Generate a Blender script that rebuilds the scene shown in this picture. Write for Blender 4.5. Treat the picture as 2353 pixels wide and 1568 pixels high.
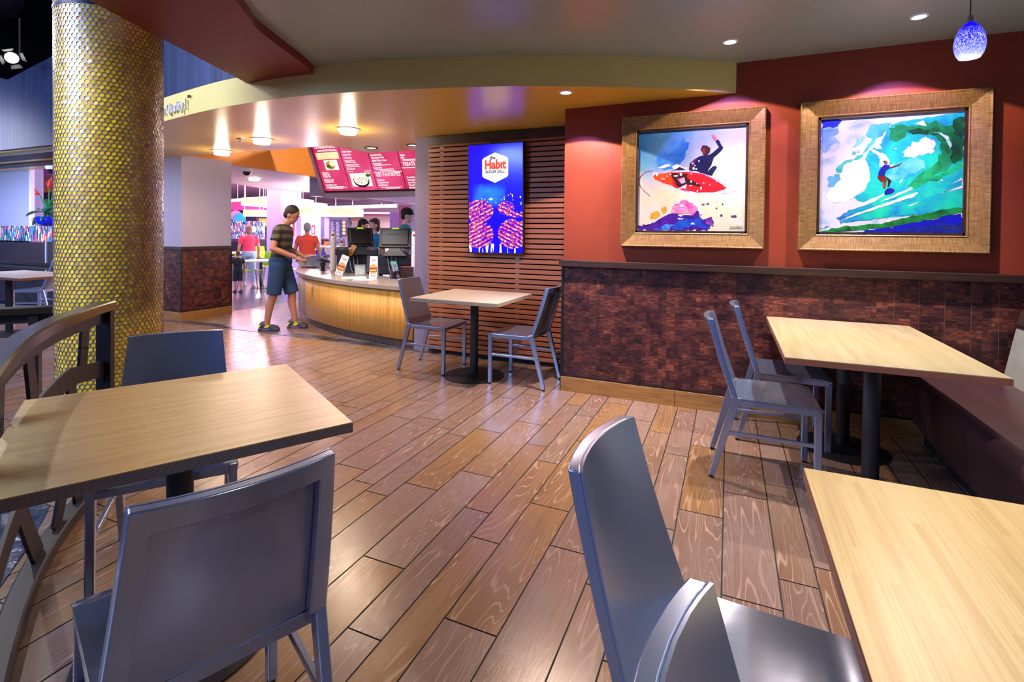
import bpy, bmesh, math, random
from mathutils import Vector, Matrix
random.seed(7)
sc = bpy.context.scene
for o in list(bpy.data.objects): bpy.data.objects.remove(o)
COL = sc.collection
PI = math.pi

# ------------------------------------------------------------------ camera
# world: +Y runs into the red wall, +X along it to the right, floor at z 0
FPX, PPY, YAW, PITCH, ROLL, EYE = 1156.6, 551.95, .40725, -.014721, .010521, 1.34
fw = Vector((-math.sin(YAW)*math.cos(PITCH), math.cos(YAW)*math.cos(PITCH), math.sin(PITCH)))
rt = Vector((math.cos(YAW), math.sin(YAW), 0)); up = rt.cross(fw)
cr, sr = math.cos(ROLL), math.sin(ROLL)
rt, up = cr*rt + sr*up, -sr*rt + cr*up
cam = bpy.data.cameras.new('camera'); cam_o = bpy.data.objects.new('camera', cam); COL.objects.link(cam_o)
cam.sensor_width = 36; cam.sensor_fit = 'HORIZONTAL'; cam.lens = FPX/2353*36
cam.shift_y = (PPY-784)/2353; cam.clip_start = .05; cam.clip_end = 200
m4 = Matrix((rt, up, -fw)).transposed().to_4x4(); m4.translation = (0, 0, EYE)
cam_o.matrix_world = m4; sc.camera = cam_o
CAMP = Vector((0, 0, EYE))
def ray(px, py): return fw*FPX + rt*(px-1176.5) - up*(py-PPY)
def on_z(px, py, z=0): d = ray(px, py); return CAMP + d*((z-EYE)/d.z)
def on_y(px, py, y): d = ray(px, py); return CAMP + d*(y/d.y)
def on_x(px, py, x): d = ray(px, py); return CAMP + d*(x/d.x)
def at(px, py, depth): return CAMP + ray(px, py)*(depth/FPX)

# ------------------------------------------------------------------ light
sc.view_settings.view_transform = 'Standard'; sc.view_settings.look = 'None'
sc.view_settings.gamma = 1; sc.view_settings.use_curve_mapping = False
sc.view_settings.exposure = .25
w = bpy.data.worlds.new('world'); sc.world = w; w.use_nodes = True
# the rest of the food court behind the camera: dim lilac all round, blue added behind and to the left so the chairs reflect it
wn = w.node_tree.nodes; bg = wn['Background']; wtc = wn.new('ShaderNodeTexCoord'); wdot = wn.new('ShaderNodeVectorMath'); wdot.operation = 'DOT_PRODUCT'
wdot.inputs[1].default_value = (-.45, -.85, .25); wrp = wn.new('ShaderNodeValToRGB'); wl = w.node_tree.links
wl.new(wtc.outputs['Generated'], wdot.inputs[0]); wl.new(wdot.outputs['Value'], wrp.inputs[0]); wl.new(wrp.outputs[0], bg.inputs[0])
for e_, (p_, c_) in zip(wrp.color_ramp.elements, ((.05, (.40, .37, .46, 1)), (.75, (.20, .40, 1.35, 1)))): e_.position = p_; e_.color = c_
bg.inputs[1].default_value = .24

def spot(x, y, z, watt, col, deg, blend=1, tgt=None, rad=.03):
    l = bpy.data.lights.new('spot_light', 'SPOT'); l.energy = watt; l.color = col
    l.spot_size = math.radians(deg); l.spot_blend = blend; l.shadow_soft_size = rad
    o = bpy.data.objects.new('spot_light', l); COL.objects.link(o); o.location = (x, y, z)
    d = (Vector(tgt)-Vector((x, y, z))) if tgt else Vector((0, 0, -1))
    o.rotation_euler = d.to_track_quat('-Z', 'Y').to_euler(); return o
def area(x, y, z, watt, col, sx, sy, tgt):
    l = bpy.data.lights.new('area_light', 'AREA'); l.energy = watt; l.color = col
    l.shape = 'RECTANGLE'; l.size = sx; l.size_y = sy
    o = bpy.data.objects.new('area_light', l); COL.objects.link(o); o.location = (x, y, z)
    d = Vector(tgt)-Vector((x, y, z)); o.rotation_euler = d.to_track_quat('-Z', 'Y').to_euler(); return o
WH = (.98, .95, 1); WARM = (1, .78, .5); PINK = (1, .45, .62); LILAC = (.36, .2, 1); BLUE = (.25, .4, 1)
# recessed downlights: a wide spill with a cut-off edge and a soft strong core
for x, y, z, k in ((-.014, 3.62, 2.6, 1), (.987, 3.61, 2.6, 1.1), (-1.133, 3.608, 2.385, 1.1)):
    spot(x, y, z, 46*k, LILAC, 70, .12, tgt=(x, 4.1, z-.83))
    spot(x, y, z, 135 if z < 2.5 else 48*k, (1, .72, .55), 123, .05, rad=.012)
    spot(x, y, z, (150 if z < 2.5 else 185)*k, (1, .90, .80), 86, 1, rad=.02)
# the same row of downlights goes on over the tables on this side, out of view; last three added behind the camera for ceiling bounce
for x, y, k in ((1.0, 1.95, 120), (.98, .25, 130), (-1.2, 1.75, 16), (-.3, -1.4, 70), (1.6, -1.8, 90), (-1.9, -1.4, 80)):
    spot(x, y, 2.6, k, WH, 112, .8, rad=.025)
# drop-glass lights under the yellow soffit
for x, y in ((-6.23, 4.642), (-4.973, 4.205), (-3.625, 4.108)):
    spot(x, y, 2.32, 130, (1, .74, .52), 160, 1, rad=.06)
    l_ = bpy.data.lights.new('drop_glass_light', 'POINT'); l_.energy = 17; l_.color = (1, .78, .55); l_.shadow_soft_size = .05
    o_ = bpy.data.objects.new('drop_glass_light', l_); COL.objects.link(o_); o_.location = (x, y, 2.31)
for x, y in ((-4.158, 5.131), (-3.541, 5.153)):
    spot(x, y, 2.37, 60, WH, 100, 1)
# hall behind the counter: pink and white food-court light
area(-11.5, 11.0, 3.2, 1900, (1, .6, .78), 7, 7, (-11.5, 11.0, 0))
area(-7.0, 11.5, 3.1, 900, (1, .75, .8), 5, 5, (-7.0, 11.5, 0))
area(-15.5, 18.0, 3.3, 3400, (1, .58, .76), 9, 8, (-15.5, 18, 0))
area(-8.0, 20.0, 3.3, 3200, (1, .85, .85), 8, 8, (-8, 20, 0))
spot(-5.4, 7.1, 3.0, 150, (1, .8, .6), 95, .35, (-7.45, 7.3, 2.6))
spot(-6.4, 5.6, 3.05, 14, (1, .8, .6), 150, .8, (-7.4, 5.6, 2.6))
# tall open space on the left: stage spots, plus unseen area lamps added as cold fill
for x, y, z, k in ((-5.0, 10.4, 1.9, 70), (-4.2, 8.6, 1.7, 35), (-9.0, 9.0, 1.9, 40)):  # unseen points added around the kitchen to brighten its dark ceiling
    l_ = bpy.data.lights.new('kitchen_fill', 'POINT'); l_.energy = k; l_.color = (1, .86, .92); l_.shadow_soft_size = .1
    o_ = bpy.data.objects.new('kitchen_fill', l_); COL.objects.link(o_); o_.location = (x, y, z)
area(-9.5, .5, 4.6, 55, (.5, .68, 1), 3, 2, (-8.5, 3.6, 3.2))
area(-10.5, 2.2, 2.38, 230, (.75, .8, 1), 2, 1.5, (-11.5, 4.6, 1.2))
area(-5.5, -.8, 3.9, 110, (.8, .75, 1), 1.6, 1.6, (-4.2, 2.0, 1.4))
spot(-5.6, .6, 3.9, 260, (1, .98, .9), 50, .9, (-4.7, 3.1, 2.5), rad=.1)
spot(-6.9, 1.9, 3.35, 260, (1, .95, .86), 60, .5, (-1.7, 1.0, .7), rad=.05)
area(-4.6, -2.2, 3.3, 190, (.35, .55, 1), 1.6, 1.2, (-.4, 2.8, .6))  # unseen blue lamp added to tint the left-facing sides of the chairs
spot(-3.25, -.5, 3.5, 330, (1, .93, .7), 40, .9, (-3.75, 1.9, 1.3), rad=.1)

# ------------------------------------------------------------------ mesh helpers
def lin(c):
    if isinstance(c, str):
        c = c.lstrip('#'); c = [int(c[i:i+2], 16)/255 for i in (0, 2, 4)]
        return tuple(x/12.92 if x <= .04045 else ((x+.055)/1.055)**2.4 for x in c)
    return tuple(c)
class MB:
    """collects shapes for one mesh"""
    def __init__(s): s.v = []; s.f = []; s.m = []; s.uv = {}
    def add(s, vs, fs, mi=0):
        b = len(s.v); s.v += [tuple(v) for v in vs]
        for f in fs: s.f.append([b+i for i in f]); s.m.append(mi)
        return b
    def box(s, x0, x1, y0, y1, z0, z1, mi=0, M=None):
        vs = [Vector((x, y, z)) for z in (z0, z1) for y in (y0, y1) for x in (x0, x1)]
        if M: vs = [M @ v for v in vs]
        s.add(vs, [(0, 2, 3, 1), (4, 5, 7, 6), (0, 1, 5, 4), (2, 6, 7, 3), (0, 4, 6, 2), (1, 3, 7, 5)], mi); return s
    def bar(s, a, b, wx, wy, mi=0, upv=(0, 0, 1), wx2=None, wy2=None):
        """rectangular bar from a to b; wx across, wy along upv"""
        a = Vector(a); b = Vector(b); d = (b-a).normalized(); u = Vector(upv)
        if abs(d.dot(u)) > .95: u = Vector((0, 1, 0)) if abs(d.y) < .9 else Vector((1, 0, 0))
        r = d.cross(u).normalized(); u = r.cross(d)
        wx2 = wx2 or wx; wy2 = wy2 or wy
        vs = [p + r*(i*x/2) + u*(j*y/2) for p, x, y in ((a, wx, wy), (b, wx2, wy2)) for i, j in ((-1, -1), (1, -1), (1, 1), (-1, 1))]
        s.add(vs, [(3, 2, 1, 0), (4, 5, 6, 7), (0, 1, 5, 4), (1, 2, 6, 5), (2, 3, 7, 6), (3, 0, 4, 7)], mi); return s
    def lathe(s, prof, n=24, mi=0, c=(0, 0, 0), M=None, cap=True):
        vs = []; c = Vector(c)
        for r, z in prof:
            for k in range(n):
                a = 2*PI*k/n; p = Vector((r*math.cos(a), r*math.sin(a), z)); vs.append((M @ p if M else p)+c)
        fs = [(i*n+k, i*n+(k+1) % n, (i+1)*n+(k+1) % n, (i+1)*n+k) for i in range(len(prof)-1) for k in range(n)]
        if cap: fs += [tuple(range(n-1, -1, -1)), tuple((len(prof)-1)*n+k for k in range(n))]
        s.add(vs, fs, mi); return s
    def cyl(s, a, b, r, n=16, mi=0, r2=None):
        a = Vector(a); b = Vector(b); d = b-a; M = d.to_track_quat('Z', 'Y').to_matrix()
        return s.lathe([(r, 0), (r if r2 is None else r2, d.length)], n, mi, a, M)
    def tube(s, pts, r, n=8, mi=0):
        pts = [Vector(p) for p in pts]; vs = []; N = len(pts); last = None
        for i, p in enumerate(pts):
            d = (pts[min(i+1, N-1)]-pts[max(i-1, 0)]).normalized()
            if last is None: u = d.orthogonal().normalized()
            else: u = (last - d*last.dot(d)).normalized()
            last = u; q = d.cross(u); rr = r[i] if isinstance(r, (list, tuple)) else r
            vs += [p + (u*math.cos(2*PI*k/n) + q*math.sin(2*PI*k/n))*rr for k in range(n)]
        fs = [(i*n+k, i*n+(k+1) % n, (i+1)*n+(k+1) % n, (i+1)*n+k) for i in range(N-1) for k in range(n)]
        fs += [tuple(range(n-1, -1, -1)), tuple((N-1)*n+k for k in range(n))]
        s.add(vs, fs, mi); return s
    def prism(s, poly, z0, z1, mi=0, mside=None, M=None):
        n = len(poly); ar = sum(poly[i][0]*poly[(i+1) % n][1]-poly[(i+1) % n][0]*poly[i][1] for i in range(n))
        if ar < 0: poly = poly[::-1]
        vs = [Vector((p[0], p[1], z)) for z in (z0, z1) for p in poly]
        if M: vs = [M @ v for v in vs]
        b = s.add(vs, [tuple(range(n-1, -1, -1)), tuple(range(n, 2*n))], mi)
        for i in range(n):
            s.f.append([b+i, b+(i+1) % n, b+n+(i+1) % n, b+n+i]); s.m.append(mi if mside is None else mside)
        return s
    def ball(s, c, r, n=16, m=10, mi=0, M=None):
        r = Vector((r, r, r)) if not hasattr(r, '__len__') else Vector(r); c = Vector(c)
        prof = [(math.sin(PI*i/m), -math.cos(PI*i/m)) for i in range(m+1)]
        vs = []; fs = []
        for i in range(m+1):
            for k in range(n):
                a = 2*PI*k/n; p = Vector((prof[i][0]*math.cos(a)*r.x, prof[i][0]*math.sin(a)*r.y, prof[i][1]*r.z))
                vs.append((M @ p if M else p)+c)
        fs = [(i*n+k, i*n+(k+1) % n, (i+1)*n+(k+1) % n, (i+1)*n+k) for i in range(m) for k in range(n)]
        s.add(vs, fs, mi); return s
    def slab(s, pf, pb, mask, mi=0):
        """solid between two grids of points, only where mask holds"""
        R, Cn = len(mask), len(mask[0]); W = Cn+1; n = (R+1)*W
        b = s.add([p for r in pf for p in r]+[p for r in pb for p in r], [])
        def on(i, j): return 0 <= i < R and 0 <= j < Cn and mask[i][j]
        def F(*q): s.f.append([b+k for k in q]); s.m.append(mi)
        for i in range(R):
            for j in range(Cn):
                if not mask[i][j]: continue
                a, c, d, e = i*W+j, i*W+j+1, (i+1)*W+j+1, (i+1)*W+j
                F(a, c, d, e); F(n+e, n+d, n+c, n+a)
                if not on(i-1, j): F(n+a, n+c, c, a)
                if not on(i+1, j): F(e, d, n+d, n+e)
                if not on(i, j-1): F(a, e, n+e, n+a)
                if not on(i, j+1): F(c, n+c, n+d, d)
        return s
    def build(s, name, mats, parent=None, smooth=False, bevel=0, seg=2, loc=None, rotz=0):
        me = bpy.data.meshes.new(name); me.from_pydata(s.v, [], s.f)
        for m in (mats if isinstance(mats, (list, tuple)) else [mats]): me.materials.append(m)
        me.polygons.foreach_set('material_index', s.m)
        if s.uv:
            uvl = me.uv_layers.new(name='UVMap')
            for p in me.polygons:
                if p.index in s.uv:
                    for li, q in zip(p.loop_indices, s.uv[p.index]): uvl.data[li].uv = q
        bm = bmesh.new(); bm.from_mesh(me)
        if not s.uv: bmesh.ops.remove_doubles(bm, verts=bm.verts, dist=1e-6)
        bmesh.ops.recalc_face_normals(bm, faces=bm.faces); bm.to_mesh(me); bm.free()
        if smooth:
            me.polygons.foreach_set('use_smooth', [True]*len(me.polygons))
            try: me.set_sharp_from_angle(angle=math.radians(smooth if smooth is not True else 40))
            except Exception: pass
        me.update()
        o = bpy.data.objects.new(name, me); COL.objects.link(o)
        if parent: o.parent = parent
        if loc: o.location = loc
        if rotz: o.rotation_euler.z = rotz
        if bevel:
            b = o.modifiers.new('bevel', 'BEVEL'); b.width = bevel; b.segments = seg; b.limit_method = 'ANGLE'; b.angle_limit = math.radians(40)
        return o
def empty(name, loc=(0, 0, 0), rotz=0, label=None, cat=None, group=None):
    o = bpy.data.objects.new(name, None); COL.objects.link(o); o.location = loc; o.rotation_euler.z = rotz
    o.empty_display_size = .1; return tag(o, label, cat, group)
def tag(o, label=None, cat=None, group=None, kind=None):
    if label: o['label'] = label
    if cat: o['category'] = cat
    if group: o['group'] = group
    if kind: o['kind'] = kind
    return o
def struct(o, label=None): return tag(o, label, None, None, 'structure')
KIDS = {}
def kids(o): return [c for c in bpy.data.objects if c.parent == o]
def dup(o, parent=None):
    c = o.copy(); COL.objects.link(c); c.parent = parent
    for ch in kids(o): dup(ch, c)
    return c
def smoothpts(pts, n=6):
    """Catmull-Rom through 2-D or 3-D points"""
    P = [Vector(p) for p in pts]; out = []
    for i in range(len(P)-1):
        a, b, c, d = P[max(i-1, 0)], P[i], P[i+1], P[min(i+2, len(P)-1)]
        for k in range(n):
            t = k/n; out.append(.5*((2*b)+(c-a)*t+(2*a-5*b+4*c-d)*t*t+(3*b-a-3*c+d)*t**3))
    out.append(P[-1]); return out
def text_mb(mb, txt, size, M, mi=0, ext=0, align='CENTER', bold=0, sx=1, res=3):
    cu = bpy.data.curves.new('lettering', 'FONT'); cu.body = txt; cu.size = size; cu.align_x = align; cu.extrude = ext
    cu.offset = bold; cu.resolution_u = res
    ob = bpy.data.objects.new('lettering', cu); COL.objects.link(ob)
    dg = bpy.context.evaluated_depsgraph_get(); me = bpy.data.meshes.new_from_object(ob.evaluated_get(dg))
    S = Matrix.Diagonal((sx, 1, 1, 1))
    mb.add([M @ (S @ v.co) for v in me.vertices], [tuple(p.vertices) for p in me.polygons], mi)
    bpy.data.objects.remove(ob); bpy.data.meshes.remove(me); bpy.data.curves.remove(cu)
def frame3(o, x, y):
    """4x4 with origin o, x axis and y axis (z = x cross y)"""
    x = Vector(x).normalized(); y = Vector(y); y = (y-x*y.dot(x)).normalized(); z = x.cross(y)
    M = Matrix((x, y, z)).transposed().to_4x4(); M.translation = Vector(o); return M

# ------------------------------------------------------------------ materials
class NT:
    def __init__(s, name):
        s.mat = bpy.data.materials.new(name); s.mat.use_nodes = True; s.t = s.mat.node_tree; s.n = s.t.nodes
        s.b = s.n['Principled BSDF']
    def __call__(s, typ, ins=None, **props):
        nd = s.n.new('ShaderNode'+typ)
        for k, v in props.items(): setattr(nd, k, v)
        for k, v in (ins or {}).items(): s.put(nd.inputs[k], v)
        return nd
    def put(s, sock, v):
        if hasattr(v, 'outputs'): v = v.outputs[0]
        if isinstance(v, bpy.types.NodeSocket): s.t.links.new(v, sock)
        elif isinstance(v, str): sock.default_value = lin(v)+(1,)
        elif isinstance(v, tuple) and len(v) == 3 and sock.type == 'RGBA': sock.default_value = v+(1,)
        else: sock.default_value = v
    def math(s, op, a, b=0.0, c=None):
        nd = s('Math', operation=op); s.put(nd.inputs[0], a); s.put(nd.inputs[1], b)
        if c is not None: s.put(nd.inputs[2], c)
        return nd.outputs[0]
    def mix(s, f, a, b, mode='MIX'):
        nd = s('MixRGB', blend_type=mode); s.put(nd.inputs[0], f); s.put(nd.inputs[1], a); s.put(nd.inputs[2], b); return nd.outputs[0]
    def ramp(s, f, stops, interp='LINEAR'):
        nd = s('ValToRGB'); s.put(nd.inputs[0], f); cr = nd.color_ramp; cr.interpolation = interp
        while len(cr.elements) < len(stops): cr.elements.new(.5)
        for e, (p, c) in zip(cr.elements, stops): e.position = p; e.color = lin(c)+(1,)
        return nd.outputs[0]
    def co(s, which='Object', scale=(1, 1, 1), loc=(0, 0, 0), rot=(0, 0, 0)):
        tc = s('TexCoord'); mp = s('Mapping'); s.t.links.new(tc.outputs[which], mp.inputs[0])
        mp.inputs['Scale'].default_value = scale; mp.inputs['Location'].default_value = loc; mp.inputs['Rotation'].default_value = rot
        return mp.outputs[0]
    def noise(s, vec, scale, detail=4, rough=.5, dist=0):
        nd = s('TexNoise'); s.put(nd.inputs['Vector'], vec); nd.inputs['Scale'].default_value = scale
        nd.inputs['Detail'].default_value = detail; nd.inputs['Roughness'].default_value = rough; nd.inputs['Distortion'].default_value = dist
        return nd.outputs['Fac']
    def xyz(s, vec): nd = s('SeparateXYZ'); s.put(nd.inputs[0], vec); return nd.outputs
    def vec(s, x, y, z=0.0):
        nd = s('CombineXYZ'); s.put(nd.inputs[0], x); s.put(nd.inputs[1], y); s.put(nd.inputs[2], z); return nd.outputs[0]
    def rnd(s, vec): nd = s('TexWhiteNoise', noise_dimensions='3D'); s.put(nd.inputs['Vector'], vec); return nd.outputs
    def set(s, color=None, rough=.5, metal=0, spec=.5, bump=None, bstr=.2, bdist=.01, coat=0, emit=None, estr=0, alpha=None, trans=0, ior=None):
        b = s.b
        if color is not None: s.put(b.inputs['Base Color'], color)
        s.put(b.inputs['Roughness'], rough); s.put(b.inputs['Metallic'], metal); b.inputs['Specular IOR Level'].default_value = spec
        b.inputs['Coat Weight'].default_value = coat; b.inputs['Coat Roughness'].default_value = .15
        if emit is not None: s.put(b.inputs['Emission Color'], emit); s.put(b.inputs['Emission Strength'], estr)
        if trans: b.inputs['Transmission Weight'].default_value = trans
        if ior: b.inputs['IOR'].default_value = ior
        if alpha is not None: s.put(b.inputs['Alpha'], alpha)
        if bump is not None:
            bp = s('Bump'); bp.inputs['Strength'].default_value = bstr; bp.inputs['Distance'].default_value = bdist
            s.put(bp.inputs['Height'], bump); s.t.links.new(bp.outputs[0], b.inputs['Normal'])
        return s.mat
_pc = {}
def plain(color, rough=.5, metal=0, spec=.5, emit=None, estr=0, coat=0, grain=.0):
    key = (color, rough, metal, spec, emit, estr, coat, grain)
    if key not in _pc:
        t = NT('painted'); c = t.noise(t.co(scale=(1, 1, 1)), 14, 3)
        base = t.mix(t.math('MULTIPLY', c, .35), lin(color), tuple(x*.72 for x in lin(color)))
        _pc[key] = t.set(base, rough, metal, spec, coat=coat, emit=None if emit is None else lin(emit), estr=estr,
                         bump=t.noise(t.co(), 260, 2) if grain else None, bstr=grain)
    return _pc[key]
def glow(color, s):
    key = ('glow', color, s)
    if key not in _pc: _pc[key] = NT('glowing').set((0, 0, 0), .6, emit=lin(color), estr=s)
    return _pc[key]

def mat_floor():
    t = NT('plank_tile'); tc = t('TexCoord'); u, v, _ = t.xyz(tc.outputs['UV'])
    at_ = t('Attribute', attribute_name='plank'); r1, r2, r3 = t.xyz(at_.outputs['Vector'])
    off = t.math('MULTIPLY', r1, 37.0)
    q = t.vec(t.math('MULTIPLY', u, 9.0), t.math('ADD', t.math('MULTIPLY', v, .85), off), t.math('MULTIPLY', r2, 20.0))
    n1 = t.noise(q, .62, 2, .5, .25)
    rings = t.math('SINE', t.math('MULTIPLY', n1, 190.0))
    fine = t.noise(t.vec(t.math('MULTIPLY', u, 260.0), t.math('ADD', t.math('MULTIPLY', v, 9.0), off), 0.0), 1.0, 4, .6)
    big = t.noise(t.vec(t.math('MULTIPLY', u, 6.0), t.math('ADD', t.math('MULTIPLY', v, 2.0), off), 3.0), 1.0, 2)
    tone = t.ramp(r1, [(0, '#77625a'), (.35, '#88746c'), (.58, '#7e685c'), (.78, '#8c6c48'), (1, '#80603e')])
    c = t.mix(t.ramp(big, [(.35, (0, 0, 0)), (.7, (.55, .55, .55))]), tone, '#6f4c38')
    c = t.mix(t.ramp(fine, [(.42, (0, 0, 0)), (.75, (.6, .6, .6))]), c, '#5a3c2a')
    c = t.mix(t.math('MULTIPLY', t.ramp(rings, [(.76, (0, 0, 0)), (1, (.36, .36, .36))]), t.ramp(big, [(.38, (.25,)*3), (.62, (.9,)*3)])), c, '#d3b9a0')
    return t.set(c, t.ramp(fine, [(.3, (.19,)*3), (.8, (.32,)*3)]), spec=.65, bump=t.math('ADD', fine, t.math('MULTIPLY', rings, .1)), bstr=.12, bdist=.003)
def mat_bamboo(name, c1, c2, c3, along='y', strip=.019, rough=.34):
    t = NT(name); x, y, z = t.xyz(t.co('Object'))
    if along == 'x': x, y = y, x
    ci = t.math('FLOOR', t.math('DIVIDE', x, strip)); r = t.rnd(t.vec(ci, 3.0, 1.0))[0]
    yy = t.math('ADD', y, t.math('MULTIPLY', r, 3.0)); ri = t.math('FLOOR', t.math('DIVIDE', yy, .34))
    r2 = t.rnd(t.vec(ci, ri, 5.0))[0]
    st = t.noise(t.vec(t.math('MULTIPLY', x, 240.0), t.math('MULTIPLY', y, 3.5), r2), 1.0, 4, .6)
    knot = t.noise(t.vec(t.math('MULTIPLY', x, 60.0), t.math('MULTIPLY', yy, 22.0), t.math('MULTIPLY', r2, 9.0)), 1.0, 2)
    c = t.mix(r2, lin(c1), lin(c2)); c = t.mix(t.ramp(st, [(.45, (0, 0, 0)), (.8, (.55,)*3)]), c, lin(c3))
    c = t.mix(t.ramp(knot, [(.70, (0, 0, 0)), (.80, (.55,)*3)]), c, lin(c3))
    return t.set(c, rough, spec=.5, bump=st, bstr=.03, bdist=.002)
def mat_ply(c1, c2):
    t = NT('plywood_edge'); x, y, z = t.xyz(t.co('Object'))
    s = t.math('SINE', t.math('MULTIPLY', z, 2*PI/.0042)); n = t.noise(t.co('Object', (30, 30, 200)), 1.5, 3)
    return t.set(t.mix(t.ramp(t.math('ADD', s, t.math('MULTIPLY', n, .8)), [(.1, (0, 0, 0)), (.9, (1, 1, 1))]), lin(c1), lin(c2)), .55)
def mat_alu(rough):
    t = NT('brushed_aluminium'); n = t.noise(t.co('Object'), 7, 3); b = t.noise(t.co('Object'), 2.5, 2)
    c = t.mix(b, (.35, .42, .59), (.30, .37, .55))
    return t.set(c, rough, .8)
def mat_mosaic_panel():
    """dark woven-looking panel: short dashes in narrow upright columns"""
    t = NT('woven_panel'); x, y, z = t.xyz(t.co('Object'))
    a = t.math('ADD', x, y)
    def cells(w, h, seed):
        ci = t.math('FLOOR', t.math('DIVIDE', a, w)); sh = t.rnd(t.vec(ci, seed, 0.0))[0]
        ri = t.math('FLOOR', t.math('ADD', t.math('DIVIDE', z, h), t.math('MULTIPLY', sh, 7.0)))
        return t.rnd(t.vec(ci, ri, seed))[0]
    k1 = cells(.062, .045, 1.0); k2 = cells(.031, .010, 2.0); k3 = cells(.125, .16, 4.0)
    st = t.noise(t.vec(t.math('MULTIPLY', a, 45.0), t.math('MULTIPLY', z, 400.0), 0.0), 1.0, 4, .7)
    f = t.math('ADD', t.math('ADD', t.math('MULTIPLY', k1, .22), t.math('MULTIPLY', k2, .22)), t.math('ADD', t.math('MULTIPLY', st, .75), t.math('MULTIPLY', k3, .16)))
    c = t.ramp(f, [(.42, '#1e0f13'), (.64, '#3b1f20'), (.84, '#643529'), (1.0, '#9c5a38')])
    return t.set(c, .42, spec=.35, bump=st, bstr=.12, bdist=.002)
def mat_wood(name, c1, c2, scale=(1.2, 30, 30), rough=.45, zstripe=None):
    t = NT(name); n = t.noise(t.co('Object', scale), 3, 5, .6, .3)
    c = t.ramp(n, [(.3, c1), (.7, c2)])
    return t.set(c, rough, bump=n, bstr=.06, bdist=.003)
def mat_slat():
    t = NT('cedar_slat'); x, y, z = t.xyz(t.co('Object')); ri = t.math('FLOOR', t.math('DIVIDE', z, .0515)); r = t.rnd(t.vec(ri, 2.0))[0]
    n = t.noise(t.vec(t.math('MULTIPLY', x, 4.0), t.math('MULTIPLY', z, 120.0), t.math('MULTIPLY', r, 30.0)), 1.5, 4, .6, .5)
    c = t.mix(r, lin('#ac6c46'), lin('#925436')); c = t.mix(t.ramp(n, [(.4, (0, 0, 0)), (.75, (.6,)*3)]), c, lin('#6e3c22'))
    return t.set(c, .45, bump=n, bstr=.05, bdist=.003)
def mat_zebra():
    t = NT('zebra_wood'); x, y, z = t.xyz(t.co('UV'))
    n = t.noise(t.vec(t.math('MULTIPLY', x, 60.0), t.math('MULTIPLY', y, .8), 0.0), 1.0, 4, .6)
    n2 = t.noise(t.vec(t.math('MULTIPLY', x, 240.0), t.math('MULTIPLY', y, 1.2), 4.0), 1.0, 2)
    f = t.math('ADD', t.math('MULTIPLY', n, .65), t.math('MULTIPLY', n2, .4))
    return t.set(t.ramp(f, [(.36, '#7a501e'), (.46, '#b07c34'), (.56, '#d29a48'), (.7, '#c48c40')]), .38, spec=.4)
def mat_frame():
    t = NT('gilt_grasscloth'); x, y, z = t.xyz(t.co('UV'))
    n = t.noise(t.vec(t.math('MULTIPLY', x, 14.0), t.math('MULTIPLY', y, 300.0), 0.0), 1.0, 4, .6)
    n2 = t.noise(t.vec(t.math('MULTIPLY', x, 90.0), t.math('MULTIPLY', y, 8.0), 2.0), 1.0, 3, .6)
    f = t.math('ADD', t.math('MULTIPLY', n, .75), t.math('MULTIPLY', n2, .25))
    return t.set(t.ramp(f, [(.36, '#523b1c'), (.5, '#7e5f33'), (.64, '#997b4c')]), .42, .25, bump=f, bstr=.25, bdist=.004)
def mat_blue_wall():
    t = NT('blue_pleated_wall'); x, y, z = t.xyz(t.co('Object'))
    n = t.noise(t.vec(t.math('MULTIPLY', x, 16.0), t.math('ADD', y, 0.0), t.math('MULTIPLY', z, .15)), 1.0, 4, .6)
    return t.set(t.ramp(n, [(.3, '#0c1432'), (.55, '#192857'), (.7, '#27386c')]), .5, bump=n, bstr=.3, bdist=.02)
def mat_glass_mosaic():
    t = NT('glass_mosaic'); x, y, z = t.xyz(t.co('Object')); a = t.math('ADD', x, y)
    ci = t.math('FLOOR', t.math('DIVIDE', a, .03)); sh = t.rnd(t.vec(ci, 1.0))[0]
    ri = t.math('FLOOR', t.math('ADD', t.math('DIVIDE', z, .085), t.math('MULTIPLY', sh, 9.0))); r = t.rnd(t.vec(ci, ri, 3.0))[0]
    c = t.ramp(r, [(0, '#22365c'), (.2, '#4a86a8'), (.36, '#b9c7dc'), (.5, '#7a5a9a'), (.62, '#c0476a'), (.74, '#2f7f8c'), (.86, '#d8b070'), (.95, '#20304c')], 'CONSTANT')
    return t.set(c, .2, spec=.6)
def mat_pendant():
    t = NT('mottled_blue_glass'); co = t.co('Object'); x, y, z = t.xyz(co)
    v = t('TexVoronoi', feature='DISTANCE_TO_EDGE'); t.put(v.inputs['Vector'], t.co('Object', (1, 1, .65))); v.inputs['Scale'].default_value = 105
    n = t.noise(co, 60, 3); n2 = t.noise(t.co('Object', (1, 1, .6)), 75, 3, .6, 1.5); e = t.math('ADD', v.outputs['Distance'], t.math('MULTIPLY', n, .25))
    spk = t.math('MAXIMUM', t.ramp(e, [(.13, (.8,)*3), (.21, (0, 0, 0))]), t.ramp(n2, [(.56, (0, 0, 0)), (.66, (.9,)*3)]))
    g = t.math('DIVIDE', t.math('SUBTRACT', .155, z), .155)
    base = t.ramp(g, [(0, '#0a00ff'), (.3, '#0e0cf4'), (.55, '#3440f8'), (.8, '#8494f8'), (1, '#a4b2ff')])
    c = t.mix(t.math('MULTIPLY', spk, t.ramp(g, [(.05, (0, 0, 0)), (.35, (1, 1, 1))])), base, '#f2f4ff')
    return t.set(c, .12, spec=.6, emit=c, estr=.75)
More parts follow.
